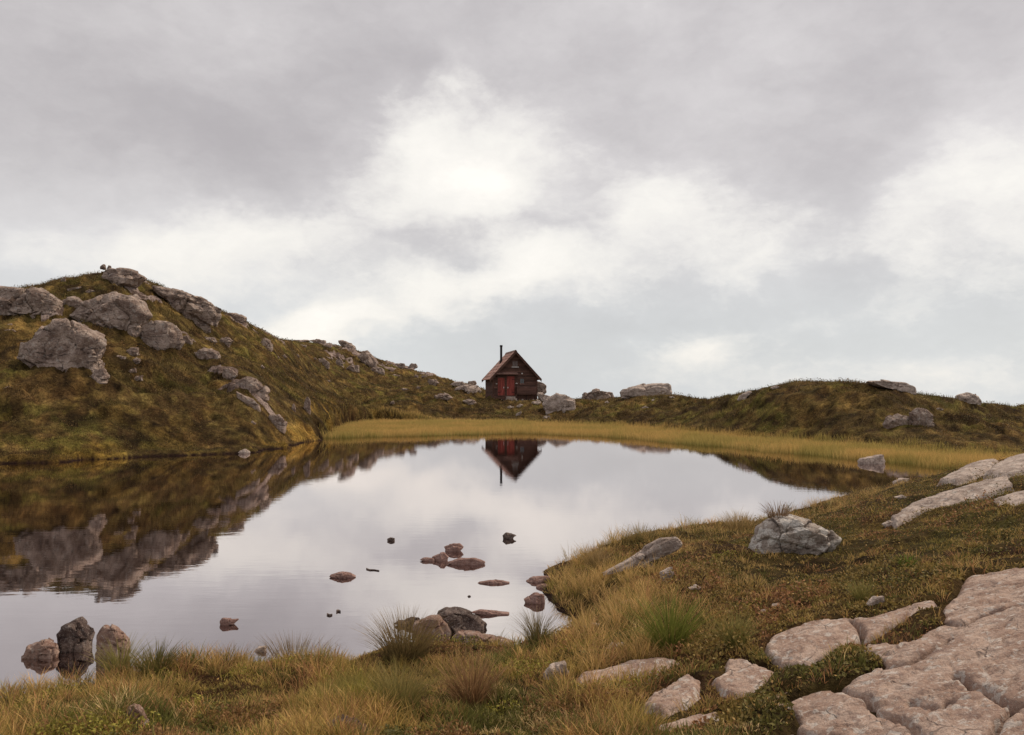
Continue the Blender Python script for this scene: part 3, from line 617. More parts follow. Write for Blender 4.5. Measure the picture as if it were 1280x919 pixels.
# right bank
rock('lichen covered boulder with a tuft of plants on top', T7([(575, 290), (590, 240), (608, 197), (640, 176), (700, 168), (742, 176), (818, 222), (800, 250), (760, 275), (640, 290)]), mat=M_LICHEN, sub=6, thick=.75, facets=20, nz=.5)
rock('leaning flat grey stone pointing down to the left', T7([(218, 318), (300, 273), (368, 228), (412, 221), (428, 238), (422, 256), (380, 256), (320, 280), (240, 318)]), mat=M_MID, name='rock', thick=.25, sub=5, nz=.35, down=0)
BK = [([(367, 308), (400, 296), (406, 312), (388, 348), (374, 342)], 'small white edged stone right of the leaning flat stone'), ([(438, 350), (460, 342), (487, 355), (476, 363), (445, 362)], 'small white stone below the lichen boulder'),
      ([(777, 240), (800, 234), (816, 238), (800, 248)], 'little white stone at the right foot of the lichen boulder'), ([(275, 385), (290, 378), (305, 385), (300, 395), (280, 396)], 'little grey stone below the leaning flat stone'),
      ([(320, 392), (345, 385), (362, 392), (350, 402), (325, 402)], 'sandy coloured stone right of the little grey stone'), ([(885, 390), (905, 370), (928, 368), (930, 385), (900, 402)], 'small grey stone just above the long pale block'),
      ([(925, 192), (945, 182), (970, 186), (960, 198), (935, 200)], 'dull stone at the low end of the whale backed slab'), ([(955, 124), (975, 118), (992, 124), (975, 130)], 'small dull stone on the bank above the whale backed slab'),
      ([(640, 398), (655, 390), (672, 388), (665, 400)], 'white chip of stone in the dark shrubs'), ([(620, 408), (632, 402), (638, 410), (628, 414)], 'tiny pale chip in the shrubs beside the white chip'),
      ([(195, 252), (210, 247), (222, 252), (210, 259)], 'pale stone in grass on the grassy point'), ([(760, 262), (772, 256), (782, 262), (772, 268)], 'tiny brown stone in heather right of the lichen boulder')]
for p, l in BK: rock(l, T7(p), mat=M_MID, name='rock', nz=.7)
B8 = [([(75, 262), (98, 226), (136, 213), (142, 262), (95, 274)], 'upright grey stone in the grass left of the bent ledge'), ([(180, 130), (200, 118), (228, 122), (222, 138), (190, 140)], 'small stone on the shore side of the near grass'),
      ([(235, 185), (250, 170), (282, 170), (280, 192), (245, 195)], 'brown stone in grass above the bent ledge'), ([(205, 205), (235, 193), (262, 198), (250, 210)], 'pale flat stone above the bent ledge')]
for p, l in B8: rock(l, T8(p), mat=M_MID, name='rock', nz=.7)

# slab meshes
slab_keep = []
for (nm, _, hh, mm, lab, cracks), P in zip(SLABS, slab_polys):
    x0, y0 = P.min(0)-.12; x1, y1 = P.max(0)+.12
    res = max(.011, math.sqrt((x1-x0)*(y1-y0)/90000)); nx = int((x1-x0)/res)+2; ny = int((y1-y0)/res)+2
    X, Y = np.meshgrid(np.linspace(x0, x1, nx), np.linspace(y0, y1, ny), indexing='ij')
    sdd = -poly_sd(X, Y, P)
    e = sdd + .018*fbm2(X/.25, Y/.25, 3, 201)+.009*fbm2(X/.06, Y/.06, 3, 211)
    big = min(1, math.sqrt((x1-x0)*(y1-y0)))
    prof = 1-np.exp(-np.maximum(e, 0)/(.006+.004*big)); prof = np.where(e > 0, prof, -1.2*ss(-e, 0, .04))
    base = gsample(SMOOTH, X, Y)
    wpx = X+.05*fbm2(X/.2, Y/.2, 4, 271); wpy = Y+.05*fbm2(X/.2, Y/.2, 4, 272)
    wf1, wf2, wid, wof = worley(np.c_[(wpx.ravel()*.8+wpy.ravel()*.3)/.55, (wpy.ravel()*.8-wpx.ravel()*.3)/.34], 77)
    blk = (.012*wid[:, 0]+.05*(wid[:, 1]*wof[:, 0]+wid[:, 2]*wof[:, 1])*.5).reshape(X.shape); gap = (wf2-wf1).reshape(X.shape)
    vf1, vf2, vid, vof = worley(np.c_[wpx.ravel()/.13, wpy.ravel()/.085], 79)
    blk2 = (.005*vid[:, 0]+.012*(vid[:, 1]*vof[:, 0]+vid[:, 2]*vof[:, 1])).reshape(X.shape)
    z = base + prof*hh*(.75+.25*ss(e, 0, .25)) + ss(e, 0, .04)*(.02*fbm2(X/.8, Y/.8, 4, 231)*big*.4+.007*fbm2(X/.10, Y/.10, 5, 241, .65)+.3*blk*(.4+.6*big)+.6*blk2)
    lev = (.5+.5*fbm2(wpx/.75+9, wpy/.32, 4, 291))*5.5+.25*fbm2(X/.06, Y/.06, 3, 293); fl = np.floor(lev); z += (.008*big+.003)*(fl-2.6+ss(lev-fl, .9, 1.))
    pits = ss(fbm2(X/.045, Y/.03, 3, 295), .25, .5); z -= .007*pits
    z -= .006*np.exp(-(gap/.02)**2)*ss(fbm2(X/.5, Y/.5, 2, 281), -.15, .25)*ss(e, 0, .03)*big
    for c in cracks:
        cp = np.array([cast(x, y, SMOOTH, up=hh)[:2] for x, y in c]); dd = np.full(X.shape, 9.)
        wx = X+.03*fbm2(X/.15, Y/.15, 3, 251); wy = Y+.03*fbm2(X/.15, Y/.15, 3, 252)
        for a, b_ in zip(cp[:-1], cp[1:]):
            ee = b_-a; t = np.clip(((wx-a[0])*ee[0]+(wy-a[1])*ee[1])/(ee@ee), 0, 1); dd = np.minimum(dd, np.hypot(wx-a[0]-t*ee[0], wy-a[1]-t*ee[1]))
        z -= .10*np.exp(-(dd/.016)**2)+.012*np.exp(-(dd/.06)**2)
    uf1, uf2, uid, uof = worley(np.c_[(wpx.ravel()*.7+wpy.ravel()*.7)/1.1, (wpy.ravel()*.7-wpx.ravel()*.7)/.65], 91)
    z -= .012*np.exp(-((uf2-uf1).reshape(X.shape)/.016)**2)*ss(e, 0, .03)*big
    z += (.005*uid[:, 0]+.012*(uid[:, 1]*uof[:, 0]+uid[:, 2]*uof[:, 1])).reshape(X.shape)*ss(e, 0, .1)*big
    # finer random fissures
    fz = np.abs(fbm2(X/.7+5, Y/.7, 4, 261)); z -= .016*np.exp(-(fz/.008)**2)*ss(e, 0, .05)*big
    keep = sdd > -.10; id_ = np.arange(nx*ny).reshape(nx, ny)
    kq = keep[:-1, :-1] & keep[1:, :-1] & keep[1:, 1:] & keep[:-1, 1:]
    q = np.stack([id_[:-1, :-1], id_[1:, :-1], id_[1:, 1:], id_[:-1, 1:]], -1)[kq]
    used = np.unique(q); rem = np.zeros(nx*ny, int); rem[used] = np.arange(len(used))
    Vv = np.stack([X, Y, z], -1).reshape(-1, 3)[used]; c = np.array([Vv[:, 0].mean(), Vv[:, 1].mean(), Vv[:, 2].mean()])
    o = link('flat_rock', mesh_from('flat_rock', Vv-c, rem[q], None, None, True, [mm]), None, c); tag(o, lab, 'rock')

# ------------------------------------------------------------------ grass, reeds, heath
def free(x, y, m=0.0):
    ok = np.ones(x.shape, bool)
    for P in slab_polys:
        b0 = P.min(0)-.1; b1 = P.max(0)+.1
        k = (x > b0[0]) & (x < b1[0]) & (y > b0[1]) & (y < b1[1])
        if k.any(): ok[k] &= poly_sd(x[k], y[k], P) > .0+m
    for cx, cy, rx, ry in footprints: ok &= ((x-cx)/(rx+m))**2+((y-cy)/(ry+m))**2 > 1
    return ok
def blades(P, H, Wd, lean, az, col, tipcol, nseg=3):
    """P base points, H length, Wd width, lean outward at tip as a share of H, az direction of lean"""
    n = len(P); face = RNG.uniform(0, 2*math.pi, n); wx = np.cos(face)*Wd*.5; wy = np.sin(face)*Wd*.5
    lx = np.cos(az)*lean*H; ly = np.sin(az)*lean*H; hz = H*np.sqrt(np.clip(1-lean**2*.7, .1, 1))
    V = []; C = []
    for k in range(nseg):
        t = k/nseg; wv = 1-.55*t*t
        bx = P[:, 0]+lx*t**1.9; by = P[:, 1]+ly*t**1.9; bz = P[:, 2]+hz*(t-.12*t*t*lean)
        for s in (-1, 1):
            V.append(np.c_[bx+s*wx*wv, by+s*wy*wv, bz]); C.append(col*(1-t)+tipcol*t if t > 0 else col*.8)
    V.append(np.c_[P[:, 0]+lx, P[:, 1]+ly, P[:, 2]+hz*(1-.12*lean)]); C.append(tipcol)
    m = 2*nseg+1
    V = np.stack(V, 1).reshape(-1, 3); C = np.stack(C, 1).reshape(-1, 3); b0 = np.arange(n)*m
    Q = [np.c_[b0+2*k, b0+2*k+1, b0+2*k+3, b0+2*k+2] for k in range(nseg-1)]
    Tt = np.c_[b0+2*nseg-2, b0+2*nseg-1, b0+2*nseg]
    return V, (np.concatenate(Q) if Q else None), Tt, C
def blade_obj(name, data, mat, parent=None, loc=None):
    V, Q, Tt, C = data
    if loc is not None: V = V-np.array(loc)
    return link(name, mesh_from(name, V, Q, Tt, {'Col': C}, False, [mat]), parent, loc)
def tufts(x, y, nb, hgt, rad, col, tip, lean=.55, w=.0035, hv=.35):
    """many tufts -> one set of blades"""
    k = np.repeat(np.arange(len(x)), nb); n = len(k); a = RNG.uniform(0, 2*math.pi, n); r = np.sqrt(RNG.uniform(0, 1, n))
    bx = x[k]+np.cos(a)*r*rad[k]; by = y[k]+np.sin(a)*r*rad[k]; bz = gsample(Z, bx, by)-.01
    H = hgt[k]*RNG.uniform(1-hv, 1+hv*.6, n)*(1-.25*r); ln = np.clip(lean[k]*(.25+.9*r)*RNG.uniform(.5, 1.3, n)+.05, .03, .95)
    j = RNG.uniform(.75, 1.25, (n, 1)); az = a+RNG.normal(0, .5, n)
    return blades(np.c_[bx, by, bz], H, w*RNG.uniform(.7, 1.3, n), ln, az, col[k]*j, tip[k]*j*RNG.uniform(.85, 1.25, (n, 1)), 3)
def polar(n, t0, t1, r0, r1):
    th = RNG.uniform(t0, t1, n); r = np.exp(RNG.uniform(math.log(r0), math.log(r1), n)); return r*np.sin(th), r*np.cos(th), r
PAL = np.array([[.155, .138, .038], [.26, .198, .060], [.34, .235, .09], [.23, .13, .06], [.10, .104, .028], [.45, .35, .17]])
def pal_pick(x, y, w, n):
    f = fbm2(x/.9, y/.9, 3, 301)*.5+.5; g = fbm2(x/.35, y/.35, 2, 311)*.4
    u = np.clip(f+g*.5+RNG.normal(0, .12, n), 0, .999)
    ks = np.array(w, float); ks = np.cumsum(ks)/ks.sum(); i = np.minimum(np.searchsorted(ks, u), len(PAL)-1)
    return PAL[i]*RNG.uniform(.75, 1.2, (n, 1))
# near bank grass: tall and wispy on the left and along the shore, short on the rocky right bank
x, y, r = polar(29000, -.80, .95, 3.0, 19)
sd = gsample(S1, x, y); k = (sd > .03) & free(x, y, .02); x, y, r, sd = x[k], y[k], r[k], sd[k]
tall = np.clip((1-ss(x, .5, 1.6)) + (1-ss(sd, .4, 1.8))*.75, 0, 1)
hm = ss(fbm2(x/.5, y/.5, 3, 321), -.5, .5)
H = (.045+.055*hm)*(1-tall)+(.045+.15*hm)*tall; H *= RNG.uniform(.7, 1.2, len(x))
H *= np.where(sd < .15, .8, np.where((sd < 1.8) & (x > .5), 1.6, 1))
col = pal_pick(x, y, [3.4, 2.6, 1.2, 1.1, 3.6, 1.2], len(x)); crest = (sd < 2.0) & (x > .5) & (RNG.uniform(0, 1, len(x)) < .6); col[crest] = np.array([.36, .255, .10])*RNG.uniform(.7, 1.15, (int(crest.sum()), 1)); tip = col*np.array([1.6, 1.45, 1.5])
sel = RNG.uniform(0, 1, len(x)) < (.50+.5*tall); x, y, H, col, tip, tall = x[sel], y[sel], H[sel], col[sel], tip[sel], tall[sel]
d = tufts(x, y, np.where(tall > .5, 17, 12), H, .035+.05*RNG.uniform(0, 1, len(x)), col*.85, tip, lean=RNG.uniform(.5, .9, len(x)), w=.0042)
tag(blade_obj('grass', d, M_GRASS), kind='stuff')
# low heath leaves (bilberry, crowberry, moss) on the right bank
x, y, r = polar(600000, -.75, .98, 3.0, 20)
sd = gsample(S1, x, y); m1 = fbm2(x/.6, y/.6, 3, 331)
dens = (.15+.85*ss(m1+.25*ss(x, .8, 2.5), -.12, .2))*(.12+.88*ss(x, .3, 1.6)); k = (sd > .15) & (RNG.uniform(0, 1, len(x)) < dens); x, y = x[k], y[k]
k = free(x, y, .01); x, y = x[k], y[k]; n = len(x)
mound = ss(fbm2(x/.6, y/.6, 3, 331), .0, .5)
zz = gsample(Z, x, y)+RNG.uniform(0, 1, n)**1.5*(.012+.17*mound*ss(x, .6, 1.6)*ss(gsample(S1, x, y), .2, 1.0))
f = fbm2(x/.45, y/.45, 3, 341)
lc = np.where((f > .1)[:, None], np.array([.095, .082, .024]), np.array([.16, .115, .036])); lc = np.where((f < -.3)[:, None], np.array([.20, .100, .046]), lc); lc = lc*RNG.uniform(.5, 1.6, (n, 1))
rd = RNG.uniform(0, 1, n) < .07; lc[rd] = np.array([.32, .20, .07])
s = RNG.uniform(.007, .016, n)[:, None]; u = RNG.normal(size=(n, 3)); u /= np.linalg.norm(u, axis=1)[:, None]; v = np.cross(u, RNG.normal(size=(n, 3))); v /= np.linalg.norm(v, axis=1)[:, None]
c = np.c_[x, y, zz]; V = np.stack([c-u*s, c+v*s*.55, c+u*s, c-v*s*.55], 1).reshape(-1, 3)
tag(link('heath_plants', mesh_from('heath_plants', V, np.arange(4*n).reshape(-1, 4), None, {'Col': np.repeat(lc, 4, 0)}, False, [M_LEAF])), kind='stuff')
x, y, r = polar(200000, -.75, .30, 3.0, 10)
sd = gsample(S1, x, y); mm = fbm2(x/.42, y/.42, 3, 441); k = (sd > .12) & (mm > .12) & free(x, y, .01); x, y, mm = x[k], y[k], mm[k]; n = len(x)
zz = gsample(Z, x, y)+RNG.uniform(0, 1, n)*.085*ss(mm, .1, .4)
f = fbm2(x/.5+9, y/.5, 2, 451); lc = np.where((f > 0)[:, None], np.array([.20, .175, .035]), np.array([.095, .085, .026])); lc = np.where((f < -.25)[:, None], np.array([.17, .095, .04]), lc)*RNG.uniform(.55, 1.4, (n, 1))
s = RNG.uniform(.006, .013, n)[:, None]; u = RNG.normal(size=(n, 3)); u /= np.linalg.norm(u, axis=1)[:, None]; v = np.cross(u, RNG.normal(size=(n, 3))); v /= np.linalg.norm(v, axis=1)[:, None]
c = np.c_[x, y, zz]; V = np.stack([c-u*s, c+v*s*.5, c+u*s, c-v*s*.5], 1).reshape(-1, 3)
tag(link('moss', mesh_from('moss', V, np.arange(4*n).reshape(-1, 4), None, {'Col': np.repeat(lc, 4, 0)}, False, [M_LEAF])), kind='stuff')
# hillside grass
x, y, r = polar(420000, -.62, .62, 23, 135)
sd = gsample(S1, x, y); rkm = gsample(rocky, x, y); k = (sd > .1) & (rkm < .45) & free(x, y, -.05); x, y, r, sd = x[k], y[k], r[k], sd[k]; n = len(x)
gc = ground_col(x, y, r, sd)*np.clip(.92+.9*gsample(terr, x, y), .45, 1.4)[:, None]*RNG.uniform(.5, 1.6, (n, 1))
hm = ss(fbm2(x/1.3, y/1.3, 3, 351), -.4, .5)
P = np.c_[x, y, gsample(Z, x, y)-.02]
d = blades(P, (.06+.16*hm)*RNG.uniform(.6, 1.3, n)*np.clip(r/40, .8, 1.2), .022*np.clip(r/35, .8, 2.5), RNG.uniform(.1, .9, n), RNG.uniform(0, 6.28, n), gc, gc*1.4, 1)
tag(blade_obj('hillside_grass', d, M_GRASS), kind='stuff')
x, y, r = polar(420000, -.62, .62, 23, 125)
sd = gsample(S1, x, y); rkm = gsample(rocky, x, y); cu = fbm2(x/.9, y/.9, 3, 401)+.5*fbm2(x/3.5, y/3.5, 2, 411)
k = (sd > .4) & (rkm < .3) & (cu > .02) & free(x, y, -.05); x, y, r, cu = x[k], y[k], r[k], cu[k]; n = len(x); print('cushions', n)
zz = gsample(Z, x, y)+RNG.uniform(0, 1, n)**1.8*.22*ss(cu, .0, .35)*np.clip(r/45, .7, 1.4)
f = fbm2(x/1.6, y/1.6, 3, 421); lc = np.where((f > .05)[:, None], np.array([.080, .062, .020]), np.array([.115, .072, .028])); lc = np.where((f < -.25)[:, None], np.array([.15, .085, .03]), lc)*RNG.uniform(.55, 1.5, (n, 1))
s = (RNG.uniform(.014, .032, n)*np.clip(r/35, .8, 2.4))[:, None]; u = RNG.normal(size=(n, 3)); u /= np.linalg.norm(u, axis=1)[:, None]; v = np.cross(u, RNG.normal(size=(n, 3))); v /= np.linalg.norm(v, axis=1)[:, None]
c = np.c_[x, y, zz]; V = np.stack([c-u*s, c+v*s*.6, c+u*s, c-v*s*.6], 1).reshape(-1, 3)
tag(link('hillside_heather', mesh_from('hillside_heather', V, np.arange(4*n).reshape(-1, 4), None, {'Col': np.repeat(lc, 4, 0)}, False, [M_LEAF])), kind='stuff')
# reeds
front = [(404, 549), (450, 548), (520, 546), (600, 544), (650, 543), (720, 546), (800, 551), (870, 558), (930, 563), (1000, 570), (1080, 577), (1150, 585), (1200, 590), (1300, 596)]
back = [(1360, 580), (1280, 576), (1170, 567.5), (1062, 557.5), (960, 550.5), (872, 543), (790, 535), (700, 532), (640, 528), (560, 527), (470, 527), (430, 531), (409, 541)]
RP = np.array([atz(a, b_, 0)[:2] for a, b_ in front+back])
x, y, r = polar(620000, -.30, .66, 20, 72)
sdr = poly_sd(x, y, RP)+.7*fbm2(x/1.5, y/1.5, 3, 361); k = (sdr < 0); x, y, r, sdr = x[k], y[k], r[k], sdr[k]
dn = ss(-sdr, 0, 1.2)*.75+.25; k = RNG.uniform(0, 1, len(x)) < dn; x, y, r = x[k], y[k], r[k]; n = len(x); print('reeds', n)
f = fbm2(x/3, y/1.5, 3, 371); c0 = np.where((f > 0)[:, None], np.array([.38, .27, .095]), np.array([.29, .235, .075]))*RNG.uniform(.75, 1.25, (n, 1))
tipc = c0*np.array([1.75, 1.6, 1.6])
P = np.c_[x, y, np.maximum(gsample(Z, x, y), -.03)]
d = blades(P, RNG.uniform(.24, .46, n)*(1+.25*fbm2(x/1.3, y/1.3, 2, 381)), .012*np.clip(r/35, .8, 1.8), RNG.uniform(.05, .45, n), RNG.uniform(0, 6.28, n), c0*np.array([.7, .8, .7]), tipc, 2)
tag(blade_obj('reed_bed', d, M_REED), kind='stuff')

# rush tufts one can tell apart
def rush(label, px, py, hpx, wpx, col, tip, n=220, lean=.75, w=.0036, name='rush_tuft', cat='grass tuft', D=None, zb=None):
    X, Y, Zb = cast(px, py, Z)
    if D is not None: X, Y, _ = atD(px, py, D); Zb = zb
    H = hpx/F*Y*1.4; rad = wpx/F*Y*.22
    a = RNG.uniform(0, 6.28, n); rr = np.sqrt(RNG.uniform(0, 1, n)); bx = X+np.cos(a)*rr*rad; by = Y+np.sin(a)*rr*rad
    bz = gsample(Z, bx, by)-.01 if D is None else np.full(n, zb)
    c = np.array(col)*RNG.uniform(.6, 1.4, (n, 1)); t = np.array(tip)*RNG.uniform(.6, 1.4, (n, 1))
    d = blades(np.c_[bx, by, bz], H*RNG.uniform(.6, 1.1, n), w*RNG.uniform(.7, 1.3, n), np.clip(lean*rr*RNG.uniform(.6, 1.3, n)+.05, .03, .9), a+RNG.normal(0, .35, n), c, t, 4)
    tag(blade_obj(name, d, M_GRASS, None, (X, Y, float(Zb))), label, cat)
dg, tg = (.085, .080, .026), (.20, .145, .07); gg, tgg = (.12, .12, .03), (.24, .20, .07); gd, tgd = (.16, .11, .035), (.34, .24, .12)
rush('biggest spiky rush tuft on the near shore, left of centre', 368, 814, 46, 110, (.075, .062, .022), (.19, .125, .06), 620)
rush('smaller spiky rush tuft left of the biggest one', 294, 818, 34, 74, (.075, .062, .022), (.19, .125, .06), 420)
rush('dark green bushy rush tuft behind the left bank grass', 196, 848, 36, 56, (.075, .070, .020), (.15, .125, .04), 380)
rush('light green grass tuft beside the brown shore boulder', 150, 848, 42, 50, gg, tgg, 260)
rush('wide rush tuft leaning left in front of the sandy rock', 506, 822, 46, 120, (.075, .062, .022), (.22, .15, .07), 620)
rush('bright green grass tuft in the middle of the near bank', 838, 818, 62, 90, (.085, .10, .018), (.17, .18, .04), 480)
rush('small green tuft right of the bright green one', 920, 808, 36, 50, gg, tgg, 240)
rush('wispy tall rush tuft on top of the grassy point', 800, 676, 20, 60, (.12, .10, .035), (.30, .23, .11), 260, w=.004)
rush('pale dry grass tuft on the crest left of the lichen boulder', 925, 664, 20, 70, gd, tgd, 340, w=.005)
rush('green grass tuft in front of the upper shrubs on the right', 1078, 752, 22, 44, gg, tgg, 220)
rush('fresh green tuft below the whale backed slab', 1134, 708, 13, 34, (.08, .11, .02), (.12, .16, .03), 180)
rush('dark tuft at the lower end of the cove', 672, 806, 34, 44, dg, tg, 240)
rush('golden tuft at the left side of the grassy point', 745, 712, 28, 44, gd, tgd, 240)
rush('pale dry tuft at the left tip of the grassy point', 716, 690, 20, 40, gd, tgd, 220)
lb = [o for o in COL.objects if o.get('label', '').startswith('lichen covered')][0]; lv = np.array([v.co[:] for v in lb.data.vertices])+np.array(lb.location)
kx = atD(972, 652, lb.location.y)[0]; kz = lv[(np.abs(lv[:, 0]-kx) < .08)][:, 2].max()-.03
rush('twiggy plant growing on top of the lichen boulder', 972, 652, 17, 50, (.13, .08, .045), (.22, .15, .09), 150, w=.005, D=lb.location.y, zb=kz, name='moor_plant', cat='plant')
rush('reddish brown grass tuft at the bottom centre', 590, 880, 50, 90, (.13, .07, .03), (.30, .18, .09), 380)
rush('tall olive tuft at the bottom near the mossy lump', 500, 890, 50, 90, gg, (.24, .18, .07), 380)
rush('yellow green mossy tuft by the mossy lump', 455, 880, 24, 60, (.15, .14, .02), (.26, .22, .05), 340)

# floating twigs
def twig(label, pts, rad):
    V = []; 
    for i, (px, py) in enumerate(pts):
        X, Y, _ = atz(px, py, .006)
        r = rad*(1-.5*i/len(pts))
        for k in range(5): a = k*2*math.pi/5; V.append((X, Y+r*math.cos(a), .006+r*math.sin(a)))
    Q = [(i*5+k, i*5+(k+1) % 5, (i+1)*5+(k+1) % 5, (i+1)*5+k) for i in range(len(pts)-1) for k in range(5)]
    V = np.array(V); c = V.mean(0); tag(link('twig', mesh_from('twig', V-c, Q, None, None, True, [M_DARK]), None, c), label, 'twig')
twig('dark thin twig floating by the red brown stone', c5([(249, 227), (262, 232), (280, 232), (301, 235)]), .012)
twig('short dark twig floating near the rush tufts', c5([(92, 410), (103, 414), (113, 411)]), .015)
twig('tiny scrap of weed floating right of the short twig', c5([(130, 398), (138, 396), (146, 399)]), .018)

# ------------------------------------------------------------------ cabin
def boxv(x0, x1, y0, y1, z0, z1): return [(x0, y0, z0), (x1, y0, z0), (x1, y1, z0), (x0, y1, z0), (x0, y0, z1), (x1, y0, z1), (x1, y1, z1), (x0, y1, z1)]
BQ = [(0, 3, 2, 1), (4, 5, 6, 7), (0, 1, 5, 4), (1, 2, 6, 5), (2, 3, 7, 6), (3, 0, 4, 7)]
class MB:
    def __init__(s): s.v = []; s.q = []
    def hexa(s, vs): n = len(s.v); s.v += list(vs); s.q += [tuple(n+i for i in f) for f in BQ]; return s
    def box(s, *a): return s.hexa(boxv(*a))
    def tube(s, x, y, z0, z1, r, n=14):
        b = len(s.v)
        for z in (z0, z1):
            for k in range(n): a = 2*math.pi*k/n; s.v.append((x+r*math.cos(a), y+r*math.sin(a), z))
        s.q += [(b+k, b+(k+1) % n, b+n+(k+1) % n, b+n+k) for k in range(n)]
        for k in range(1, n-2, 2): s.q.append((b+n, b+n+k, b+n+k+1, b+n+min(k+2, n-1))); s.q.append((b, b+min(k+2, n-1), b+k+1, b+k))
        return s
    def build(s, name, mat, parent):
        me = bpy.data.meshes.new(name); me.from_pydata(s.v, [], s.q); me.materials.append(mat); me.update()
        return link(name, me, parent)
def plank_mat(name, c, var=.35, stretch=(1, 1, 12)):
    m, T, b = material(name)
    g = T.new('ShaderNodeNewGeometry'); tc = T.vm('MULTIPLY', T.new('ShaderNodeTexCoord').outputs['Object'], stretch)
    n = T.noise(tc, 1.6, 5, .7); n2 = T.noise(tc, .5, 3, .5)
    col = T.mix(T.ramp(n, .3, .7), tuple(x*.55 for x in c), tuple(x*1.3 for x in c))
    rnd = T.m('MULTIPLY_ADD', g.outputs['Random Per Island'], var*2, 1-var)
    hs = T.new('ShaderNodeHueSaturation'); T.put(hs.inputs['Value'], rnd); T.put(hs.inputs['Color'], col)
    setb(T, b, Base_Color=hs.outputs[0], Roughness=.8, Normal=T.bump(n, .4, .02)); return m
MK_WALL = plank_mat('tarred_planks', (.11, .057, .042), .35, (1, 1, 8)); MK_DARK = plank_mat('dark_boards', (.045, .022, .018), .3, (6, 6, 1))  # bench legs get a darker brown than the wall planks
MK_DOOR = plank_mat('red_paint', (.30, .07, .055), .10, (8, 8, 1)); MK_ROOF = plank_mat('red_roofing', (.52, .30, .235), .2, (1, 1, 1))
MK_BARGE = plank_mat('bargeboard', (.10, .050, .036), .2, (1, 1, 1)); MK_TRIM = plank_mat('weathered_trim', (.26, .15, .12), .2, (1, 1, 1))
MK_IRON = simple('black_iron', (.018, .012, .014), .55); MK_WHITE = simple('white_enamel', (.75, .72, .68), .4, .1); MK_STONE = rock_mat('foundation_stone', sc=1.5)
MK_GLASS, T, b = material('window_glass'); setb(T, b, Base_Color=(.05, .055, .06), Roughness=.08); b.inputs['Specular IOR Level'].default_value = .8
MK_CURT = simple('grey_shutter', (.20, .16, .15), .5, .2)
hx, hy, _ = atD(643.7, 500, 84.0); hz = CAMH+ray(643.7, 498.3)[1]*84.0
cabin = bpy.data.objects.new('cabin', None); COL.objects.link(cabin); cabin.location = (hx, hy, hz); cabin.rotation_euler = (0, 0, math.radians(10.5))
tag(cabin, 'small dark brown wooden cabin with red doors beyond the lake', 'cabin')
HW, L, AP, SL = 2.32, 5.0, 4.92, 1.086
def wall_top(x): return AP-abs(x)*SL
rc = random.Random(4); mb = MB(); z = -.45; hb = .17
openings = [(-1.86, -1.06, .3, 2.2), (-.90, -.02, .3, 2.36), (-.30, .32, 3.33, 3.96), (.52, 1.0, 1.55, 2.12)]
while z < AP-.05:
    zt = min(z+hb, AP); zm = (z+zt)/2
    xr = HW if wall_top(HW) > zm else max(0.02, (AP-zm)/SL)
    xs = [(-xr, xr)]
    for a, b_, c_, d_ in openings:
        if c_ < zm < d_:
            ns = []
            for s0, s1 in xs:
                if s0 < a < s1: ns.append((s0, a))
                if s0 < b_ < s1: ns.append((b_, s1))
                if b_ <= s0 or a >= s1: ns.append((s0, s1))
            xs = ns
    for s0, s1 in xs:
        if s1-s0 > .02:
            j = rc.uniform(0, .012)
            mb.hexa([(s0, -.05-j, z), (s1, -.05-j, z), (s1, .02, z), (s0, .02, z), (s0, -.02-j, zt+.01), (s1, -.02-j, zt+.01), (s1, .02, zt+.01), (s0, .02, zt+.01)])
    z = zt
# side and back boards
for sx in (-1, 1):
    z = -.45
    while z < wall_top(HW)-.1:
        zt = z+hb; j = rc.uniform(0, .012); a, b_ = sx*(HW-.02), sx*(HW+.05+j)
        mb.hexa([(min(a, b_), .03, z), (max(a, b_), .03, z), (max(a, b_), L, z), (min(a, b_), L, z), (min(a, b_), .03, zt), (max(a, b_)-(.03 if sx > 0 else 0), .03, zt), (max(a, b_)-(.03 if sx > 0 else 0), L, zt), (min(a, b_), L, zt)]); z = zt
mb.box(-HW+.03, HW-.03, .03, L-.1, -.45, 2.3)
n0 = len(mb.v); mb.v += [(-HW+.03, .03, 2.29), (HW-.03, .03, 2.29), (0, .03, AP-.1), (-HW+.03, L-.1, 2.29), (HW-.03, L-.1, 2.29), (0, L-.1, AP-.1)]
mb.q += [(n0, n0+1, n0+2, n0+2), (n0+3, n0+5, n0+4, n0+4), (n0, n0+2, n0+5, n0+3), (n0+1, n0+4, n0+5, n0+2)]
mb.q = [q if len(set(q)) == 4 else q[:3] for q in mb.q]
mb.build('wall', MK_WALL, cabin)
for x in (-HW, HW): MB().box(x-.07, x+.07, -.085, .06, -.45, wall_top(HW)-.05).build('corner_board', MK_BARGE, cabin)
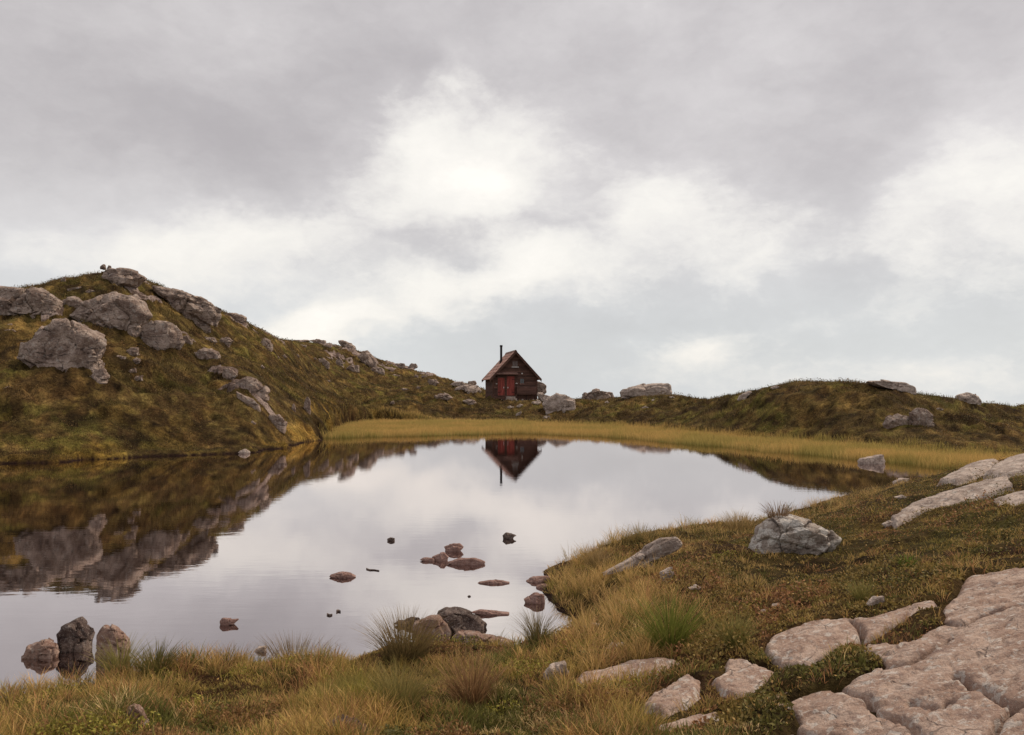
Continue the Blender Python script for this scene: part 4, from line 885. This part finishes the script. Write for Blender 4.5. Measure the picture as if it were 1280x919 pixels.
# roof: rows of sheets on both slopes
rb = MB(); ye0, ye1 = -.5, 5.25; XE = 2.72; rows = 8
def slope_pt(x, off): nx, nz = SL/math.hypot(1, SL), 1/math.hypot(1, SL); return x, AP+.03-x*SL, nx*off, nz*off
for sx in (-1, 1):
    for i in range(rows):
        xa, xb_ = XE*i/rows, XE*(i+1)/rows+.03
        y = ye0
        while y < ye1:
            y2 = min(y+.48, ye1); vs = []
            lift = .0+rc.uniform(0, .012)
            A = (xa, AP+.03-xa*SL); Bp = (xb_, AP+.03-xb_*SL); nx, nz = SL/math.hypot(1, SL), 1/math.hypot(1, SL)
            for off_a, off_b in ((0, .0), (.035+lift, .07+lift)):
                for (px_, pz_), o_ in ((A, off_a), (Bp, off_b)):
                    vs.append((sx*(px_+nx*o_), pz_+nz*o_))
            (a0, b0_, a1, b1_) = vs
            mk = [(a0[0], y, a0[1]), (b0_[0], y, b0_[1]), (b0_[0], y2-.01, b0_[1]), (a0[0], y2-.01, a0[1]), (a1[0], y, a1[1]), (b1_[0], y, b1_[1]), (b1_[0], y2-.01, b1_[1]), (a1[0], y2-.01, a1[1])]
            rb.hexa(mk); y = y2
roof = rb.build('roof', MK_ROOF, cabin)
rd = MB(); rd.hexa([(-.16, ye0, AP-.02), (.16, ye0, AP-.02), (.16, ye1, AP-.02), (-.16, ye1, AP-.02), (-.04, ye0, AP+.17), (.04, ye0, AP+.17), (.04, ye1, AP+.17), (-.04, ye1, AP+.17)]); rd.build('ridge_cap', MK_TRIM, roof)
for sx in (-1, 1):
    t = .22
    for (yy0, yy1) in ((ye0-.04, ye0-.004), (ye1+.004, ye1+.04)):
        bg = MB(); bg.hexa([(0, yy0, AP+.06-t*1.3), (sx*(XE+.02), yy0, AP+.06-XE*SL-t*1.3), (sx*(XE+.02), yy1, AP+.06-XE*SL-t*1.3), (0, yy1, AP+.06-t*1.3), (0, yy0, AP+.11), (sx*(XE+.04), yy0, AP+.09-XE*SL), (sx*(XE+.04), yy1, AP+.09-XE*SL), (0, yy1, AP+.11)])
        bg.build('bargeboard', MK_BARGE, roof)
ch = MB().tube(-1.04, 2.5, 3.55, 5.55, .125).build('chimney', MK_IRON, cabin)
MB().tube(-1.04, 2.5, 5.55, 5.75, .155).build('chimney_cap', MK_IRON, ch)
MB().tube(-1.04, 2.5, 3.75, 4.02, .2).build('flashing', MK_IRON, ch)
for (x0, x1, z0, z1), side in (((-1.82, -1.12, .33, 2.16), 1), ((-.86, -.06, .33, 2.32), -1)):
    dm = MB(); nb = 5
    for i in range(nb): a = x0+(x1-x0)*i/nb; dm.box(a+.004, a+(x1-x0)/nb-.004, -.055, -.005, z0, z1)
    door = dm.build('door', MK_DOOR, cabin)
    fm = MB(); fm.box(x0-.09, x0-.005, -.075, .03, z0-.05, z1+.08); fm.box(x1+.005, x1+.09, -.075, .03, z0-.05, z1+.08); fm.box(x0-.005, x1+.005, -.075, .03, z1+.01, z1+.08); fm.box(x0-.005, x1+.005, -.10, .03, z0-.09, z0-.01); fm.build('door_frame', MK_WALL, door)
    hxn = x1-.09 if side > 0 else x0+.09
    MB().box(hxn-.035, hxn+.035, -.11, -.058, 1.08, 1.22).build('handle', MK_WHITE, door)
    for zz_ in (z0+.3, z1-.35): MB().box((x0 if side > 0 else x1-.28), (x0+.28 if side > 0 else x1), -.066, -.056, zz_, zz_+.05).build('hinge', MK_IRON, door)
for (x0, x1, z0, z1, mm) in ((-.27, .29, 3.36, 3.93, MK_CURT), (.56, .96, 1.58, 2.08, MK_GLASS)):
    w = MB(); w.box(x0, x1, -.01, .01, z0, z1); win = w.build('window', mm, cabin)
    fm = MB(); t = .06; fm.box(x0-t, x0, -.08, .02, z0-t, z1+t); fm.box(x1, x1+t, -.08, .02, z0-t, z1+t); fm.box(x0, x1, -.08, .02, z1, z1+t); fm.box(x0, x1, -.08, .02, z0-t, z0); fm.box((x0+x1)/2-.02, (x0+x1)/2+.02, -.04, -.012, z0, z1); fm.build('frame', MK_WALL, win)
    MB().box(x0-.1, x1+.1, -.13, -.082, z0-.09, z0-.02).build('sill', MK_WHITE if mm is MK_CURT else MK_TRIM, win)
cn = MB(); cn.hexa([(-2.0, -.62, 2.52), (.22, -.62, 2.52), (.22, -.06, 2.66), (-2.0, -.06, 2.66), (-2.0, -.62, 2.60), (.22, -.62, 2.60), (.22, -.06, 2.76), (-2.0, -.06, 2.76)]); cano = cn.build('canopy', MK_TRIM, cabin)
for x in (-1.94, .16): MB().hexa([(x-.03, -.12, 2.1), (x+.03, -.12, 2.1), (x+.03, -.06, 2.1), (x-.03, -.06, 2.1), (x-.03, -.55, 2.52), (x+.03, -.55, 2.52), (x+.03, -.48, 2.54), (x-.03, -.48, 2.54)]).build('bracket', MK_BARGE, cano)
bb = MB()
for i in range(4): bb.box(.12, 2.2, -.50, -.46, .52+i*.165, .52+i*.165+.155)
bb.box(.12, .16, -.455, -.06, .52, 1.17); bb.box(2.16, 2.2, -.455, -.06, .52, 1.17)
bench = bb.build('bench', plank_mat('bench_boards', (.12, .062, .048), .3), cabin)
MB().box(.08, 2.24, -.54, -.06, 1.18, 1.23).build('seat', MK_TRIM, bench)
for x in (.25, 1.15, 2.05): MB().box(x-.05, x+.05, -.42, -.32, -.4, .515).build('leg', MK_DARK, bench)
MB().box(.05, 2.25, -.62, -.545, .42, .50).build('rail', MK_BARGE, bench)
me = ico(2); link('lamp', mesh_from('lamp', me[0]*.085+np.array([.74, -.12, 2.62]), None, me[1], None, True, [MK_WHITE]), cabin)
for x0, x1, z in ((-2.06, -1.9, 1.5), (.06, .26, 1.56)): MB().box(x0, x1, -.14, -.08, z, z+.06).build('hook', MK_WHITE, cabin)
rs_ = random.Random(9)
stp = MB()
for i in range(3): stp.box(-1.0-.1*i, -.05+.12*i, -.5-.35*i, -.12-.35*i, -.5, .22-.2*i)
stp.build('doorstep', MK_STONE, cabin)
for i in range(13):
    v, f = ico(3); rx = rs_.uniform(.13, .24); x = -2.3+i*.385; vv = v*np.array([rx, .2, rs_.uniform(.12, .2)])+np.array([x, -.05+rs_.uniform(-.08, .05), -.28+.1*rs_.random()])
    vv += .05*fbm3(v+i*7, 1.5, 3, i)[:, None]*v
    link('foundation_stone', mesh_from('foundation_stone', vv, None, f, None, False, [MK_STONE]), cabin)

# ------------------------------------------------------------------ sky
W = bpy.data.worlds.new('World'); S.world = W; W.use_nodes = True; T = NT_(W.node_tree)
for n in list(T.n): T.n.remove(n)
out = T.new('ShaderNodeOutputWorld')
SUN_EL, SUN_AZ = math.radians(50), math.radians(62)     # azimuth clockwise from +Y
sky = T.new('ShaderNodeTexSky', sky_type='NISHITA', sun_disc=False, sun_elevation=SUN_EL, sun_rotation=SUN_AZ)
sky.air_density = 1; sky.dust_density = 2.5
bg1 = T.new('ShaderNodeBackground'); T.l.new(sky.outputs[0], bg1.inputs[0]); bg1.inputs[1].default_value = .11
tc = T.new('ShaderNodeTexCoord').outputs['Generated']
sx_ = T.new('ShaderNodeSeparateXYZ'); T.l.new(tc, sx_.inputs[0]); dx, dy, dz = sx_.outputs
az = T.m('ARCTAN2', dx, dy); el = T.m('ARCSINE', dz)
cmb = T.new('ShaderNodeCombineXYZ'); T.put(cmb.inputs[0], az); T.put(cmb.inputs[1], T.m('MULTIPLY', el, 1.7)); p0 = cmb.outputs[0]
wv = T.vm('SUBTRACT', T.noise(p0, 3.2, 5, .6, out=1), (.5, .5, .5)); wv2 = T.vm('SUBTRACT', T.noise(p0, 11, 5, .6, out=1), (.5, .5, .5))
wsep = T.new('ShaderNodeSeparateXYZ'); T.l.new(T.vm('ADD', T.vm('SCALE', wv, sc=.20), T.vm('SCALE', wv2, sc=.07)), wsep.inputs[0])
azw = T.m('ADD', az, wsep.outputs[0]); elw = T.m('ADD', el, T.m('MULTIPLY', wsep.outputs[1], .7))
def blob(px, py, sx, sy, amp, rot=0, w=True):
    dx_, dz_ = ray(px, py); a = math.atan(dx_); e = math.atan(dz_/math.hypot(1, dx_)); ca, sa = math.cos(rot), math.sin(rot)
    A, E = (azw, elw) if w else (az, el)
    u = T.m('SUBTRACT', A, a); v = T.m('SUBTRACT', E, e)
    uu = T.m('ADD', T.m('MULTIPLY', u, ca/sx*1000), T.m('MULTIPLY', v, sa/sx*1000)); vv = T.m('ADD', T.m('MULTIPLY', u, -sa/sy*1000), T.m('MULTIPLY', v, ca/sy*1000))
    q = T.m('ADD', T.m('POWER', T.m('ABSOLUTE', uu), 2.4), T.m('POWER', T.m('ABSOLUTE', vv), 2.4))
    return T.m('MULTIPLY', T.m('EXPONENT', T.m('MULTIPLY', q, -1)), amp)
BL = [(565, 205, 130, 84, .56), (520, 150, 90, 40, .22), (590, 240, 78, 48, .42), (330, 315, 200, 48, .46), (560, 365, 190, 36, .42, .28), (810, 245, 90, 48, .38), (900, 315, 140, 55, .36), (1225, 245, 130, 85, .46, .5), (860, 425, 100, 32, .42, .3),
      (400, 408, 70, 22, .42), (1010, 420, 150, 60, .12), (700, 330, 110, 40, .22), (640, 410, 80, 22, .22), (1180, 480, 170, 28, .32), (800, 480, 100, 20, .15), (100, 320, 120, 30, .12),
      (230, 165, 280, 80, -.42, .15), (640, 298, 70, 24, -.22, .2), (760, 405, 150, 24, -.18), (1035, 285, 50, 60, -.22), (500, 300, 50, 22, -.14), (960, 380, 120, 22, -.2, .2), (760, 290, 40, 30, -.15), (560, 60, 300, 50, -.05), (1000, 130, 160, 80, -.10), (760, 400, 130, 30, -.06), (60, 40, 160, 50, .05), (820, 70, 80, 60, .06), (380, 240, 60, 40, .06), (1040, 250, 60, 60, -.06)]
acc = None
for bl in BL:
    o_ = blob(*bl); acc = o_ if acc is None else T.m('ADD', acc, o_)
f1 = T.noise(T.vm('ADD', p0, T.vm('SCALE', wv, sc=.3)), 5.5, 9, .54); f2 = T.noise(p0, 1.7, 5, .55); f3 = T.noise(T.vm('ADD', p0, T.vm('SCALE', wv2, sc=.2)), 15, 8, .6)
fd = T.m('ADD', T.m('SUBTRACT', f1, .5), T.m('MULTIPLY', T.m('SUBTRACT', f3, .5), .35))
# grey layer: broad light and dark bellies
g = T.m('ADD', T.m('MULTIPLY', T.m('SUBTRACT', f2, .5), 1.1), T.m('ADD', T.m('MULTIPLY', fd, .55), T.m('MULTIPLY', acc, .55)))
grey = T.mix(T.ramp(g, -.35, .42), (.40, .385, .39), (.66, .65, .645))
low = T.ramp(el, .02, .20); grey = T.mix(1, grey, T.mix(low, (.955, 1.005, 1.03), (1.02, .99, .985)), 'MULTIPLY')
grey = T.mix(T.m('MULTIPLY', T.ramp(el, .0, .30, 1, 0), .55), grey, (.66, .68, .685))
# bright breaks
m1 = T.ramp(T.m('ADD', acc, T.m('MULTIPLY', fd, .95)), .08, .54); m2 = T.ramp(T.m('ADD', acc, T.m('MULTIPLY', fd, 1.2)), .40, 1.0)
cc = T.mix(m1, grey, (.80, .772, .725)); cc = T.mix(m2, cc, (.93, .89, .825))
bg2 = T.new('ShaderNodeBackground'); T.put(bg2.inputs[0], cc); bg2.inputs[1].default_value = 1.0
mxs = T.new('ShaderNodeMixShader'); mxs.inputs[0].default_value = .93
T.l.new(bg1.outputs[0], mxs.inputs[1]); T.l.new(bg2.outputs[0], mxs.inputs[2]); T.l.new(mxs.outputs[0], out.inputs[0])
sl = bpy.data.lights.new('sun', 'SUN'); sl.energy = 2.3; sl.angle = math.radians(12); sl.color = (1, .84, .66)
so = bpy.data.objects.new('sun', sl); COL.objects.link(so)
sd_ = Vector((math.sin(SUN_AZ)*math.cos(SUN_EL), math.cos(SUN_AZ)*math.cos(SUN_EL), math.sin(SUN_EL))); so.rotation_euler = sd_.to_track_quat('Z', 'Y').to_euler(); so.location = (0, -20, 40)

cam = bpy.data.cameras.new('camera'); co = bpy.data.objects.new('camera', cam); COL.objects.link(co)
cam.sensor_width = 36; cam.lens = 36*F/1280; cam.clip_end = 12000; cam.clip_start = .05
co.location = (0, 0, CAMH); co.rotation_euler = (math.pi/2+PITCH, 0, 0); S.camera = co
vs = S.view_settings; vs.view_transform = 'Standard'; vs.look = 'None'; vs.exposure = .26; vs.gamma = 1
S.render.engine = 'CYCLES'
